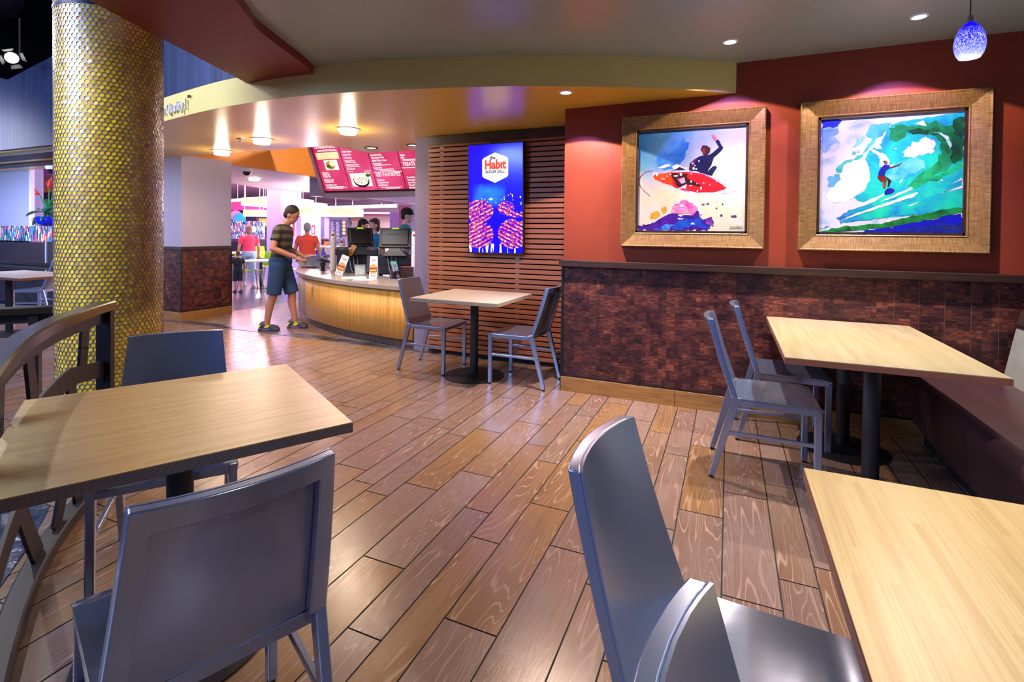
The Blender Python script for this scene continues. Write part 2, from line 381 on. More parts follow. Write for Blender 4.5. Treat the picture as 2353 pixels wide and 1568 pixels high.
def mat_people_shirt_stripes():
    t = NT('striped_jersey'); x, y, z = t.xyz(t.co('Object')); s = t.math('SINE', t.math('MULTIPLY', z, 2*PI/.105)); n = t.noise(t.co('Object'), 30, 3)
    return t.set(t.mix(t.ramp(t.math('ADD', s, t.math('MULTIPLY', n, .5)), [(.1, (0, 0, 0)), (.5, (1, 1, 1))]), lin('#1a1913'), lin('#4e483b')), .8)
def mat_cloth(color, rough=.85):
    key = ('cloth', color)
    if key not in _pc:
        t = NT('cloth'); n = t.noise(t.co('Object'), 9, 4); f = t.noise(t.co('Object'), 320, 2)
        _pc[key] = t.set(t.mix(t.math('MULTIPLY', n, .7), lin(color), tuple(x*.5 for x in lin(color))), rough, bump=t.math('ADD', n, t.math('MULTIPLY', f, .15)), bstr=.35, bdist=.01)
    return _pc[key]
def mat_fascia():
    t = NT('soffit_paint'); n = t.noise(t.co('Object'), 3, 2)
    sp = t.noise(t.co('Object', (1, 1, 1.6)), 48, 2); zone = t.noise(t.co('Object', loc=(.9, 0, 0)), .9, 1)
    x, y, z = t.xyz(t.co('Object'))
    inx = t.math('MULTIPLY', t.math('GREATER_THAN', x, -2.0), t.math('LESS_THAN', x, -.3))
    f = t.math('MULTIPLY', t.ramp(sp, [(.70, (0, 0, 0)), (.74, (.45,)*3)]), inx)
    c = t.mix(f, t.mix(n, '#d6ca82', '#cec074'), '#5b4a24')
    return t.set(c, .42, spec=.4)
def mat_gold():
    t = NT('gold_foil'); at_ = t('Attribute', attribute_name='cell'); r = t.xyz(at_.outputs['Vector'])[0]
    c = t.ramp(r, [(0, '#b89a0c'), (.5, '#dcbc10'), (.85, '#ecd018'), (1, '#e09a2c')])
    return t.set(c, .32, .0, spec=.7)
def mat_tile_dark():
    t = NT('dark_hall_tile'); n = t.noise(t.co('Object'), 2.0, 4)
    br = t('TexBrick'); t.put(br.inputs['Vector'], t.co('Object')); br.inputs['Scale'].default_value = 1; br.offset = 0
    br.inputs['Brick Width'].default_value = .6; br.inputs['Row Height'].default_value = .6; br.inputs['Mortar Size'].default_value = .005
    t.put(br.inputs['Color1'], '#4a4668'); t.put(br.inputs['Color2'], '#423e60'); t.put(br.inputs['Mortar'], '#1c1a26')
    return t.set(t.mix(t.math('MULTIPLY', n, .5), br.outputs[0], '#24222f'), .2, spec=.6)
def mat_water():
    t = NT('wet_blue_floor'); n = t.noise(t.co('Object'), 14, 5, .6, 1.2); m = t.noise(t.co('Object'), 3, 3)
    c = t.mix(m, '#0c1a30', '#1d3c5c')
    return t.set(c, .12, spec=.8, bump=n, bstr=.6, bdist=.02)
def mat_strip():
    t = NT('worn_steel_strip'); n = t.noise(t.co('Object'), 6, 4)
    return t.set(t.ramp(n, [(.35, '#4a4a58'), (.65, '#7d7e90')]), t.ramp(n, [(.3, (.22,)*3), (.7, (.45,)*3)]), .8)

FLOOR = mat_floor(); ALU = mat_alu(.23); ALU_SEAT = mat_alu(.11); PANEL = mat_mosaic_panel(); SLAT = mat_slat(); ZEBRA = mat_zebra(); FRAME = mat_frame()
BAMBOO = mat_bamboo('bamboo_laminate', '#bea36a', '#b09258', '#866a3a', 'y')
BAMBOO_GREEN = mat_bamboo('olive_bamboo_laminate', '#a29678', '#948764', '#6b5f40', 'y')  # bamboo tone darkened and greened, since the spots above overexpose it
BAMBOO_X = mat_bamboo('bamboo_laminate_across', '#d2b274', '#c4a062', '#9a7844', 'x')
BAMBOO_PALE = mat_bamboo('pale_bamboo_laminate', '#cfc6b8', '#c4b8a6', '#a89a84', 'x')
PLY = mat_ply('#5c4c42', '#8c7a6a'); PLY_RED = mat_ply('#6a3a2c', '#8f5a44')
RED = plain('#83371f', .5, spec=.3); CEIL = plain('#98a39a', .3, spec=.5); BEAM = plain('#7c2f20', .45, spec=.35)
FASCIA = mat_fascia(); SOFFIT = plain('#dcb444', .27, spec=.6); MAUVE = plain('#77708e', .55, spec=.3); PALE = plain('#aaa2b8', .6)
DARKWOOD = mat_wood('dark_stained_wood', '#1c100b', '#3d281b', (2, 40, 40), .4)
SKIRT = mat_wood('oak_skirting', '#7a5224', '#a87a40', (1.5, 25, 25), .45)
BLACK = plain('#0c0c10', .45); BLACKM = plain('#16161c', .5, .3); CHAR = plain('#24242a', .5, .2); BPLAST = plain('#121318', .38)
STEEL = plain('#9a9aa4', .3, .9); WHITEP = plain('#e6e4ea', .5); BLUEW = mat_blue_wall(); GMOS = mat_glass_mosaic()
VINYL = plain('#3c2628', .33, spec=.6); FABRIC = mat_cloth('#8a8c86'); ORANGE = plain('#dd8a32', .5); DIRTYW = plain('#cfc4c2', .5)
GREYSTONE = plain('#8f8278', .25, spec=.5); RUBBER = plain('#0a0a0c', .7); RAILM = plain('#2a221e', .22, .35)

# ------------------------------------------------------------------ floors
def build_floor():
    mb = MB(); rnd = []; g = .0022; L = .819
    starts = {-.006: 2.837, .197: 3.022, -.21: 2.565, -.35: 3.19, -.686: 2.036, -.89: 2.318, -1.03: 1.953, -1.163: 2.148, -1.366: 2.472, -1.57: 2.228, -1.71: 2.075, -1.843: 2.139}
    R = random.Random(3); lines = []; g = .0029
    for k in range(-15, 7):
        for o in (-.006, .197, .335, .474): lines.append(round(o+.68*k, 4))
    lines.sort(); y0, y1 = -4.5, 7.6
    mb.add([(lines[0], y0, -.0025), (lines[-1], y0, -.0025), (lines[-1], y1, -.0025), (lines[0], y1, -.0025)], [(0, 1, 2, 3)], 1); rnd.append((0, 0, 0))
    mb.box(lines[0], lines[-1], y0, y1, -.12, -.0026, 1); rnd += [(0, 0, 0)]*6
    for a, b in zip(lines, lines[1:]):
        s0 = next((v for k, v in starts.items() if abs(k-a) < .02), R.uniform(0, L)); y = s0 % L - 7*L
        while y < y1:
            ya, yb = max(y, y0), min(y+L, y1)
            if yb-ya > .02 and not (b < -7.5 and yb > 5.7):
                i = len(mb.f); ou = R.uniform(0, 50)
                mb.add([(a+g, ya+g, 0), (b-g, ya+g, 0), (b-g, yb-g, 0), (a+g, yb-g, 0)], [(0, 1, 2, 3)], 0)
                w2 = (b-a); mb.uv[i] = [(ou, ya-y), (ou+w2, ya-y), (ou+w2, yb-y), (ou, yb-y)]
                rnd.append((R.random(), R.random(), R.random()))
            y += L
    o = mb.build('floor', [FLOOR, RUBBER])
    a_ = o.data.attributes.new('plank', 'FLOAT_VECTOR', 'FACE'); a_.data.foreach_set('vector', [c for r in rnd for c in r])
    return struct(o)
build_floor()
struct(MB().prism([(-7.47, 5.7), (-7.6, 7.35), (-6.5, 7.61), (2, 7.61), (2, 32), (-32, 32), (-32, 4.9), (-13, 4.9), (-8.0, 5.7)], -.12, .001).build('floor_hall', mat_tile_dark()))
p = [on_z(115, 1164), on_z(66, 1257), on_z(0, 1351)]
struct(MB().prism([(q.x, q.y) for q in p]+[(-2.6, .1), (-3.7, .1), (-3.75, 1.0), (-3.2, 1.28)], -.05, .0035).build('floor_inlay', mat_water()))
struct(MB().prism([(-7.7, 4.72), (-2.95, 4.725), (-2.95, 4.845), (-5.4, 4.90), (-7.7, 4.86)], -.02, .004).build('trim_1', mat_strip()))

# ------------------------------------------------------------------ red wall, wainscot, slat wall backing
struct(MB().box(-1.29, 2.7, 4.1, 4.95, 1.06, 2.66).build('wall_right', RED))
struct(MB().box(-1.287, 2.7, 4.1, 4.95, .128, 1.062).build('wall_right_lower', PANEL))
struct(MB().box(-1.30, 2.7, 4.088, 4.95, -.02, .124).build('baseboard_right', SKIRT, bevel=.003))
b = MB(); b.box(-1.302, 2.7, 4.092, 4.3, .122, .138); b.box(-1.304, -1.285, 4.09, 4.9, .0, 1.06)
struct(b.build('trim_2', BLACK))
struct(MB().box(-1.318, 2.7, 4.052, 4.6, 1.06, 1.113).build('trim_3', DARKWOOD, bevel=.004))
b = MB(); [b.box(x-.0012, x+.0012, 4.086, 4.1, 0, .122) for x in (-.37, .85)]
struct(b.build('trim_4', BLACK))
for i, x in enumerate((.62, .70, .781, .862, .945, 1.03, 1.115, 1.2, 1.285, 1.37, 1.455, 1.54)):
    pass
b = MB()
for k in range(10): x = 1.02+k*.135; b.box(x-.0012, x+.0012, 4.098, 4.102, .6, 1.06)
struct(b.build('trim_5', plain('#6b4a3c', .4)))
struct(MB().box(-3.07, -1.25, 4.79, 4.95, 0, 2.6).build('wall_back', plain('#151016', .7)))
struct(MB().box(-3.27, -3.06, 4.80, 7.4, 0, 2.6).build('wall_inner', MAUVE))
# pilaster by the column
struct(MB().box(-8.6, -7.3, 4.808, 5.604, 1.075, 2.42).build('wall_left', PALE))
struct(MB().box(-8.6, -7.299, 4.807, 5.605, .14, 1.04).build('wall_left_lower', PANEL))
struct(MB().box(-8.6, -7.285, 4.795, 5.615, 1.035, 1.085).build('trim_6', DARKWOOD, bevel=.004))
b = MB(); b.box(-8.6, -7.294, 4.802, 5.61, .125, .142); b.box(-7.306, -7.292, 4.80, 4.812, .14, 1.04); b.box(-7.306, -7.292, 5.6, 5.612, .14, 1.04)
struct(b.build('trim_7', BLACK))
struct(MB().box(-8.6, -7.288, 4.80, 5.615, -.02, .126).build('baseboard_left', SKIRT, bevel=.003))

# ------------------------------------------------------------------ ceilings
FC = [(.03, 4.098), (-.38, 3.83), (-.81, 3.60), (-1.381, 3.352), (-1.683, 3.257), (-2.002, 3.172), (-2.493, 3.057), (-2.978, 2.984), (-3.331, 2.966), (-3.746, 2.978), (-4.097, 3.005), (-4.544, 3.075), (-5.035, 3.167), (-5.6, 3.30), (-6.1, 3.50), (-6.3, 3.63), (-8.4, 3.64), (-13.5, 3.64)]
fc = [(p.x, p.y) for p in smoothpts(FC, 5)]
back = [(-13.5, 4.95), (-8.6, 4.95), (-7.3, 4.82), (-4.56, 4.82), (-4.45, 5.47), (-2.9, 5.47), (-2.9, 4.93), (-1.2, 4.93), (-1.2, 4.16), (.03, 4.16)]
struct(MB().prism(fc+back, 2.392, 2.62, 0, 1).build('ceiling_soffit', [SOFFIT, FASCIA], smooth=30))
bl = smoothpts([(-3.72, 2.975), (-3.68, 2.955), (-3.36, 2.117), (-3.02, 1.25), (-2.62, .2), (-1.9, -1.8), (-1.3, -4.5)], 4)
br = smoothpts([(-2.99, 2.995), (-2.884, 2.805), (-2.663, 2.244), (-2.549, 2.07), (-2.36, 1.80), (-2.0, 1.36), (-1.5, .8), (-.9, -.1), (-.2, -1.6), (.2, -4.5)], 4)
beam_poly = [(p.x, p.y) for p in bl]+[(p.x, p.y) for p in reversed(br)]
struct(MB().prism(beam_poly+[(-3.0, 3.2), (-3.72, 3.2)], 2.555, 2.95).build('ceiling_beam', BEAM, smooth=30))
near = [(p.x-.05, p.y) for p in br]+[(4.2, -4.5), (4.2, 4.3), (.03, 4.3)]+fc[:41]
struct(MB().prism(near, 2.616, 2.72).build('ceiling', CEIL))
# blue pleated bulkhead over the soffit, black void above it
top = [(-3.0, 6.3), (-4.5, 5.6)]+[(q.x, q.z) for q in (on_y(128, 136, 3.62), on_y(80, 160, 3.62), on_y(31, 186, 3.62), on_y(14, 182, 3.62), on_y(0, 178, 3.62))]+[(-14, on_y(0, 178, 3.62).z+.2)]
b = MB(); poly = [(-14, 2.395), (-6.2, 2.395), (-6.1, 2.6), (-3.0, 2.6)]+top; n = len(poly)
b.add([(x, y, z) for y in (3.56, 3.8) for x, z in poly], [tuple(range(n)), tuple(range(2*n-1, n-1, -1))]+[(i, n+i, n+(i+1) % n, (i+1) % n) for i in range(n)])
struct(b.build('wall_bulkhead', BLUEW))
struct(MB().box(-16, -2.8, 3.82, 3.95, 2.4, 8.2).build('wall_void', plain('#060608', .95, spec=0.0)))
struct(MB().box(-16, -2.0, -1.5, 3.95, 8.0, 8.2).build('ceiling_void', plain('#040406', .95, spec=0.0)))
q0, q1 = on_y(0, 335, 3.52), on_y(0, 300, 3.52)
b = MB(); b.box(-13, -7.9, 3.72, 4.05, 2.35, 2.392); b.box(-13, -8.0, 4.35, 4.6, 2.372, 2.392)
struct(b.build('trim_8', BLACKM))
# soffit strip and coloured bulkhead over the hall entrance
struct(MB().prism([(-7.44, 5.55), (-7.52, 8.05), (-7.52, 11.0), (-10.6, 10.6), (-11.02, 9.5), (-10.3, 7.9), (-9.3, 5.55)], 2.392, 2.6).build('ceiling_entry', DIRTYW))
struct(MB().prism([(-7.43, 4.8), (-7.40, 4.8), (-7.48, 8.0), (-7.51, 8.0)], 2.395, 3.3).build('wall_orange', ORANGE))
struct(MB().prism([(-7.52, 4.7), (-2.9, 4.7), (-2.9, 9.2), (-7.52, 9.2)], 3.1, 3.2).build('ceiling_counter', plain('#b9a58c', .6)))
# purple bulkhead that carries the menu
zb = on_y(711, 451, 7.8).z
struct(MB().prism([(on_y(711, 451, 7.8).x, 7.8), (-3.06, 7.8), (-3.06, 12.2), (on_y(711, 451, 7.8).x, 12.2)], zb, 3.1).build('wall_menu', MAUVE))
struct(MB().prism([(lambda q: (q.x, q.y))(on_z(*p_, zb)) for p_ in ((832, 454), (962, 450), (962, 470))], zb-.012, zb+.05).build('ceiling_kitchen', plain('#e6e8f4', .5)))
# hall
struct(MB().box(-32, 2, 8.2, 32, 3.45, 3.55).build('ceiling_hall', plain('#e3b9c6', .6)))
struct(MB().box(-32, 2, 29, 29.3, 0, 3.5).build('wall_far', plain('#d9cbd8', .6)))
struct(MB().box(-3.06, -2.9, 7.0, 29, 0, 3.5).build('wall_kitchen', plain('#cfc8d8', .6)))

# ------------------------------------------------------------------ metal chairs
def make_chair(name='metal_chair'):
    root = empty(name)
    zt, zb = .872, .452
    def back(s, t, off):            # s across -1..1, t up 0..1
        z = zb+(zt-zb)*t; hw = .212-.036*t; x = -.122-.128*t-.006*math.sin(PI*t)
        x += -.030*(1-s*s)*(.35+.65*t) - off*(1-.0*t)
        return Vector((x, s*hw, z))
    S = [-1, -.80, -.6, -.3, 0, .3, .6, .80, 1]; T = [0, .08, .25, .45, .65, .80, .88, 1]
    rows, cols = len(T)-1, len(S)-1
    fr = [[j in (0, cols-1) or i == rows-1 for j in range(cols)] for i in range(rows)]
    pf = [[back(s, t, .005) for s in S] for t in T]; pb = [[back(s, t, .032) for s in S] for t in T]
    MB().slab(pf, pb, fr).build('back_frame', ALU, root, smooth=35, bevel=.004)
    mk = [[True]*cols for i in range(rows)]
    p2 = [[back(s, t, 0) for s in S] for t in T]; p3 = [[back(s, t, .005) for s in S] for t in T]
    MB().slab(p2, p3, mk).build('back_panel', ALU, root, smooth=50)
    U = [i/8 for i in range(9)]; Vv = [-1, -.75, -.5, -.25, 0, .25, .5, .75, 1]
    def seat(u, v, dz):
        x = -.128+.398*u; hw = .208+.022*u
        d = .014*(1-v*v)*math.sin(PI*min(1, u*1.15)) + .010*max(0, (u-.85)/.15)**2
        return Vector((x, v*hw, .456-d-dz))
    g1 = [[seat(a, v, 0) for v in Vv] for a in U]; g2 = [[seat(a, v, .006) for v in Vv] for a in U]
    MB().slab(g1, g2, [[True]*8 for _ in range(8)]).build('seat', ALU_SEAT, root, smooth=50)
    a = MB()
    for s in (-1, 1): a.bar((-.13, s*.199, .432), (.262, s*.219, .432), .018, .034)
    a.bar((-.126, -.19, .432), (-.126, .19, .432), .016, .034); a.bar((.256, -.21, .430), (.256, .21, .430), .016, .034)
    a.build('seat_frame', ALU, root, bevel=.003)
    for s in (-1, 1):
        l = MB().bar((.252, s*.2165, .012), (.252, s*.2125, .448), .027, .034, wx2=.027, wy2=.036, upv=(1, 0, 0)).build('leg', ALU, root, bevel=.004)
        MB().cyl((.252, s*.2165, 0), (.252, s*.2165, .016), .0125, 12).build('foot_glide', RUBBER, l)
        l = MB().bar((-.252, s*.197, .012), (-.130, s*.199, .462), .026, .030, wx2=.026, wy2=.044, upv=(1, 0, 0)).build('leg', ALU, root, bevel=.004)
        MB().cyl((-.252, s*.197, 0), (-.252, s*.197, .016), .0125, 12).build('foot_glide', RUBBER, l)
        MB().bar((-.185, s*.199, .262), (.25, s*.216, .262), .016, .020).build('stretcher', ALU, root, bevel=.002)
    return root
chair0 = make_chair(); _first = [True]
def chair(x, y, rot, label, group=None):
    c = chair0 if _first[0] else dup(chair0); _first[0] = False
    c.location = (x, y, 0); c.rotation_euler.z = rot
    return tag(c, label, 'chair', group)
R_ = math.radians
chair(-2.684, 4.245, R_(2), 'bare aluminium chair left of the small square table, in front of the order counter')
chair(-1.668, 4.215, R_(178), 'bare aluminium chair right of the small square table, by the dark panelled wall end')
chair(.178, 3.185, R_(1), 'aluminium chair nearest the camera of the pair at the long table by the red wall')
chair(.318, 3.80, R_(1), 'aluminium chair next to the panelled wall, behind another chair at the long booth table')
chair(-1.085, .778, math.atan2(.403, -.915), 'large foreground aluminium chair seen from behind at the left table')
chair(-2.06, 1.32, math.atan2(-.6, .8), 'aluminium chair with bluish back facing us across the left table by the gold column')
chair(.012, 1.10, R_(-6.6), 'foreground aluminium chair with its whole curved back seen edge-on at right')
chair(.225, .53, R_(-4), 'aluminium chair cut off by the bottom edge, tucked under the right foreground table')
chair(-9.2, 4.05, YAW+PI+.05, 'small aluminium chair left of the gold column at the far table behind the railing')

# ------------------------------------------------------------------ tables
def table(name, x, y, rot, lx, ly, ztop, mat, edge, legs, label, base_r=.27, group=None):
    r = empty(name, (x, y, 0), rot, label, 'table', group); th = .031
    MB().box(-lx/2+.0015, lx/2-.0015, -ly/2+.0015, ly/2-.0015, ztop-.004, ztop).build('tabletop', mat, r)
    MB().box(-lx/2, lx/2, -ly/2, ly/2, ztop-th, ztop-.0035).build('edge_band', edge, r)
    for px, py in legs:
        q = MB().lathe([(.038, .018), (.038, ztop-th-.012)], 24).build('pedestal', CHAR, r, smooth=True, loc=(px, py, 0))
        MB().lathe([(base_r, 0), (base_r, .006), (base_r-.03, .014), (.075, .022), (.06, .03)], 40).build('base_plate', BLACKM, q, smooth=True)
        MB().box(-.16, .16, -.16, .16, ztop-th-.014, ztop-th-.001).build('mounting_plate', BLACKM, q)
    return r
table('dining_table', -2.172, 4.15, 0, .86, .80, .752, BAMBOO_PALE, mat_ply('#8a7a66', '#b5a48a'), [(0, .02)], 'small square pale table between two chairs in front of the slatted wall', .28)
table('dining_table', .675, 3.405, 0, .84, 1.33, .754, BAMBOO_GREEN, PLY_RED, [(0, .33), (0, -.35)], 'long bamboo-topped booth table between the red wall and the brown banquette', .25)
table('dining_table', -1.63, 1.07, R_(60.3), .84, .84, .75, BAMBOO_X, PLY, [(0, 0)], 'square bamboo-topped table in the left foreground with layered plywood edge', .28)
table('dining_table', .602, .80, 0, .84, 1.33, .75, BAMBOO, PLY_RED, [(0, .33), (0, -.33)], 'bamboo-topped table cut off by the lower right corner', .29)
table('dining_table', -8.25, 3.40, R_(4), 1.35, .72, .75, BAMBOO_PALE, PLY_RED, [(-.05, -.1)], 'far bamboo-topped table left of the gold column behind the black railing', .28)

# ------------------------------------------------------------------ banquette
def banquette():
    r = empty('banquette', (1.08, 1.6, 0), 0, 'brown vinyl banquette with pale grey fabric backrest along the right edge', 'bench')
    y0, y1 = -1.9, 2.44
    prof = [(0, .13), (-.02, .38), (-.022, .42), (-.008, .455), (.03, .472), (.47, .462), (.47, .13)]
    def ext(pr, ya, yb, name, mat, yround=0):
        b = MB(); ys = [ya+(yb-ya)*i/6 for i in range(7)]; n = len(pr)
        vs = [(p[0]+(0 if k < 6 else yround), y, p[1]) for k, y in enumerate(ys) for p in pr]
        fs = [(k*n+i, k*n+(i+1) % n, (k+1)*n+(i+1) % n, (k+1)*n+i) for k in range(6) for i in range(n)]+[tuple(range(n)), tuple(6*n+i for i in range(n-1, -1, -1))]
        b.add(vs, fs); return b.build(name, mat, r, smooth=50, bevel=.018, seg=3)
    ext(prof, y0, y1, 'seat', VINYL, .03)
    MB().box(.09, .5, y0, y1-.03, 0, .13).build('plinth', CHAR, r)
    ext([(.46, .40), (.475, .46), (.535, .80), (.66, .80), (.66, .40)], y0, y1, 'backrest', FABRIC)
    ext([(.535, .798), (.54, .84), (.548, .885), (.57, .912), (.62, .916), (.655, .89), (.66, .80)], y0, y1, 'top_roll', VINYL)
    MB().tube([(.534, y0, .80), (.534, y1-.01, .80)], .005).build('piping', BLACK, r)
banquette()
struct(MB().box(1.745, 1.95, -1.5, 4.1, 0, 1.05).build('wall_booth', plain('#3a2424', .6)))

# ------------------------------------------------------------------ slat wall and screen
def slats():
    r = empty('slat_panel', (-2.17, 4.74, 0), 0, 'wall panel of horizontal cedar slats behind the small square table', 'wall panel')
    b = MB(); z = .05
    while z < 2.275: b.box(-.885, .88, -.004, .018, z, z+.0395); z += .0515
    b.build('slat_screen', SLAT, r, bevel=.002)
    for x in (-.73, .18): 
        b = MB(); b.box(x-.022, x+.022, .019, .026, .05, 2.29); b.build('batten', plain('#d8d4e8', .5, .2), r, loc=None)
    MB().box(-.89, .88, -.012, .045, 2.29, 2.389).build('header_beam', DARKWOOD, r, bevel=.003)
slats()
def screen():
    r = empty('wall_screen', (-2.2, 4.70, 1.12), 0, 'tall lit advertising screen showing burger patties on blue', 'screen')
    r.rotation_euler.x = R_(1.5)
    W, H = .315, 1.135
    MB().box(-W, W, -.03, .012, 0, H).build('bezel', BLACK, r, bevel=.004)
    t = NT('screen_image'); x, y, z = t.xyz(t.co('Object'))
    n = t.noise(t.co('Object', (1, 1, 1.5)), 46, 5, .72); band = t.math('SINE', t.math('ADD', t.math('ADD', t.math('MULTIPLY', z, 150.0), t.math('MULTIPLY', t.math('ABSOLUTE', x), 70.0)), t.math('MULTIPLY', n, 9.0)))
    f = t.math('ADD', n, t.math('MULTIPLY', band, .07))
    px, pz = t.math('ABSOLUTE', x), z
    def blob(cx, cz, rx, rz):
        dx = t.math('DIVIDE', t.math('SUBTRACT', x, cx), rx); dz = t.math('DIVIDE', t.math('SUBTRACT', z, cz), rz)
        return t.math('LESS_THAN', t.math('ADD', t.math('MULTIPLY', dx, dx), t.math('MULTIPLY', dz, dz)), t.math('ADD', .75, t.math('MULTIPLY', n, .45)))
    m = blob(-.19, .20, .17, .145); 
    for a in ((.20, .21, .17, .15), (-.19, .44, .17, .115), (.12, .47, .09, .07), (.24, .405, .12, .03)): m = t.math('MAXIMUM', m, blob(*a))
    pat = t.ramp(f, [(.43, '#1c08ff'), (.48, '#a01460'), (.55, '#ff3a4a'), (.61, '#ffc0a0'), (.68, '#ffffff')])
    # flames between and under the patties
    fl = t.noise(t.vec(t.math('MULTIPLY', x, 26.0), t.math('MULTIPLY', z, 3.0), 0.0), 1.0, 2)
    low = t.math('MULTIPLY', t.math('LESS_THAN', z, .105), t.math('GREATER_THAN', fl, .55))
    base = t.mix(low, '#1a06ff', '#e8fff0')
    hz = t.math('MULTIPLY', t.ramp(t.math('ABSOLUTE', t.math('SUBTRACT', z, .60)), [(.04, (1, 1, 1)), (.13, (0, 0, 0))]), t.ramp(t.math('ABSOLUTE', t.math('ADD', x, .07)), [(.10, (1, 1, 1)), (.2, (0, 0, 0))]))
    base = t.mix(t.math('MULTIPLY', hz, t.ramp(t.noise(t.co('Object'), 9, 3), [(.3, (.15,)*3), (.7, (.85,)*3)])), base, '#2f9cf0')  # pale blue haze painted into the image for a reflected sign
    spk = t.math('MULTIPLY', t.math('MULTIPLY', t.math('GREATER_THAN', t.noise(t.co('Object', (1, 1, .7)), 34, 1), .66), t.math('GREATER_THAN', z, .50)), t.math('LESS_THAN', z, .62))
    base = t.mix(spk, base, '#ffffff')
    img = t.mix(m, base, pat)
    sm = t.set((0, 0, 0), .15, emit=img, estr=1.15)
    MB().box(-W+.012, W-.012, -.0315, -.028, .014, H-.014).build('display', sm, r)
    M = frame3((0, -.032, 0), (1, 0, 0), (0, 0, 1)); wht = glow('#ffffff', 1.3)
    b = MB(); hexp = [(-.146, .80), (-.146, .965), (-.128, .985), (0, 1.035), (.128, .985), (.146, .965), (.146, .80), (.128, .782), (0, .728), (-.128, .782)]
    b.add([M @ Vector((x, y, .0004)) for x, y in hexp], [tuple(range(10))], 0)
    text_mb(b, 'Habıt', .128, M @ Matrix.Translation((0, .872, .0012)), 1, bold=.0065, sx=.84)
    text_mb(b, 'the', .052, M @ Matrix.Translation((-.028, .967, .0014)), 2, bold=.002, sx=.9)
    text_mb(b, 'BURGER GRILL', .038, M @ Matrix.Translation((0, .828, .0012)), 2, bold=.0016, sx=.86)
    b.build('logo', [wht, glow('#f0503c', 1), glow('#20242c', .6)], r)
    MB().box(-.06, .06, -.012, .03, H, H+.018).build('mount', CHAR, r)
screen()

# ------------------------------------------------------------------ framed paintings
def wc(c1, c2, sc_=9, th=(.35, .65)):
    key = ('wc', c1, c2, sc_)
    if key not in _pc:
        t = NT('watercolour'); n = t.noise(t.co('Object'), sc_, 5, .65, .8)
        _pc[key] = t.set(t.ramp(n, [(th[0], tuple(v**1.4*.58 for v in lin(c1))), (th[1], tuple(v**1.4*.58 for v in lin(c2)))]), .75, spec=.2)
    return _pc[key]
def ragged(poly, amp, rnd, step=.02):
    out = []
    for i in range(len(poly)):
        a, b = Vector(poly[i]), Vector(poly[(i+1) % len(poly)]); n = max(1, int((b-a).length/step))
        for k in range(n): out.append(a+(b-a)*(k/n)+Vector((rnd.uniform(-amp, amp), rnd.uniform(-amp, amp))))
    return out
def framed(x0, x1, z0, z1, mat_base, corners, polys, dots, label, sign):
    cx, cz = (x0+x1)/2, (z0+z1)/2; W, Hh = (x1-x0)/2, (z1-z0)/2
    r = empty('framed_painting', (cx, 4.098, cz), 0, label, 'painting', 'surf paintings on the red wall')
    prof = [(.0, .004), (.004, .030), (.010, .034), (.016, .030), (.10, .058), (.108, .062), (.114, .058), (.116, .0)]
    fw_ = .116; b = MB()
    for sx, sy, L, Sx in ((1, 0, W, Hh), (-1, 0, W, Hh), (0, 1, Hh, W), (0, -1, Hh, W)):
        vs = []
        for e in (-1, 1):
            for d, h in prof:
                out = (L-fw_+d); al = e*(Sx-fw_+d)
                x, z = (sx*out, al) if sx else (al, sy*out)
                vs.append((x, -h, z))
        n = len(prof); i0 = len(b.f); b.add(vs, [(i, i+1, n+i+1, n+i) for i in range(n-1)])
        for i in range(n-1):
            l0, l1 = Sx-fw_+prof[i][0], Sx-fw_+prof[i+1][0]; o = 3.1*(sx+2*sy)
            b.uv[i0+i] = [(prof[i][0], -l0+o), (prof[i+1][0], -l1+o), (prof[i+1][0], l1+o), (prof[i][0], l0+o)]
    b.build('frame', FRAME, r)
    w, h = W-fw_, Hh-fw_
    MB().box(-W+.02, W-.02, -.012, 0, -Hh+.02, Hh-.02).build('backing_board', DARKWOOD, r)
    s = MB()
    for a in ((-w, -w+.013, -h, h), (w-.013, w, -h, h), (-w, w, -h, -h+.013), (-w, w, h-.013, h)): s.box(a[0], a[1], -.026, -.01, a[2], a[3])
    s.build('inner_slip', DARKWOOD, r)
    w -= .011; h -= .011
    (tlx, tly), (trx, try_), (brx, bry), (blx, bly) = corners
    def q(px, py):
        u = .5
        for _ in range(8):
            v = (py-(tly+(try_-tly)*u))/((bly+(bry-bly)*u)-(tly+(try_-tly)*u)); v = min(1, max(0, v))
            xl, xr = tlx+(blx-tlx)*v, trx+(brx-trx)*v; u = min(1, max(0, (px-xl)/(xr-xl)))
        return Vector((-w+2*w*u, h-2*h*v))
    cv = MB(); mats = [mat_base]; cv.add([(-w, -.0135, -h), (w, -.0135, -h), (w, -.0135, h), (-w, -.0135, h)], [(0, 1, 2, 3)], 0)
    R = random.Random(5); yk = -.0138
    def layer(pts, m):
        nonlocal yk
        if m not in mats: mats.append(m)
        yk -= .00005; cv.add([(max(-w, min(w, p.x)), yk, max(-h, min(h, p.y))) for p in pts], [tuple(range(len(pts)))], mats.index(m))
    for poly, m, amp in polys: layer(ragged([q(*p) for p in poly], amp, R), m)
    for px, py, rx, ry, m in dots:
        c = q(px, py); k = 2*w/(trx-tlx)
        layer([c+Vector((rx*k*math.cos(a*PI/7), ry*k*math.sin(a*PI/7))) for a in range(14)], m)
    yk -= .0002; m = plain('#2a2a30', .7); mats.append(m); c = q(*sign[1])
    text_mb(cv, sign[0], .034, Matrix.Translation((c.x, yk, c.y)) @ Matrix.Rotation(PI/2, 4, 'X') @ Matrix.Shear('XZ', 4, (.2, 0)), mats.index(m), sx=.8)
    cv.build('canvas', mats, r)
    return r
INK = wc('#0d1138', '#1d2a86', 14); WHT = wc('#f4f4fa', '#dfe8f6'); SKIN = wc('#7b3f4a', '#54202e', 20)
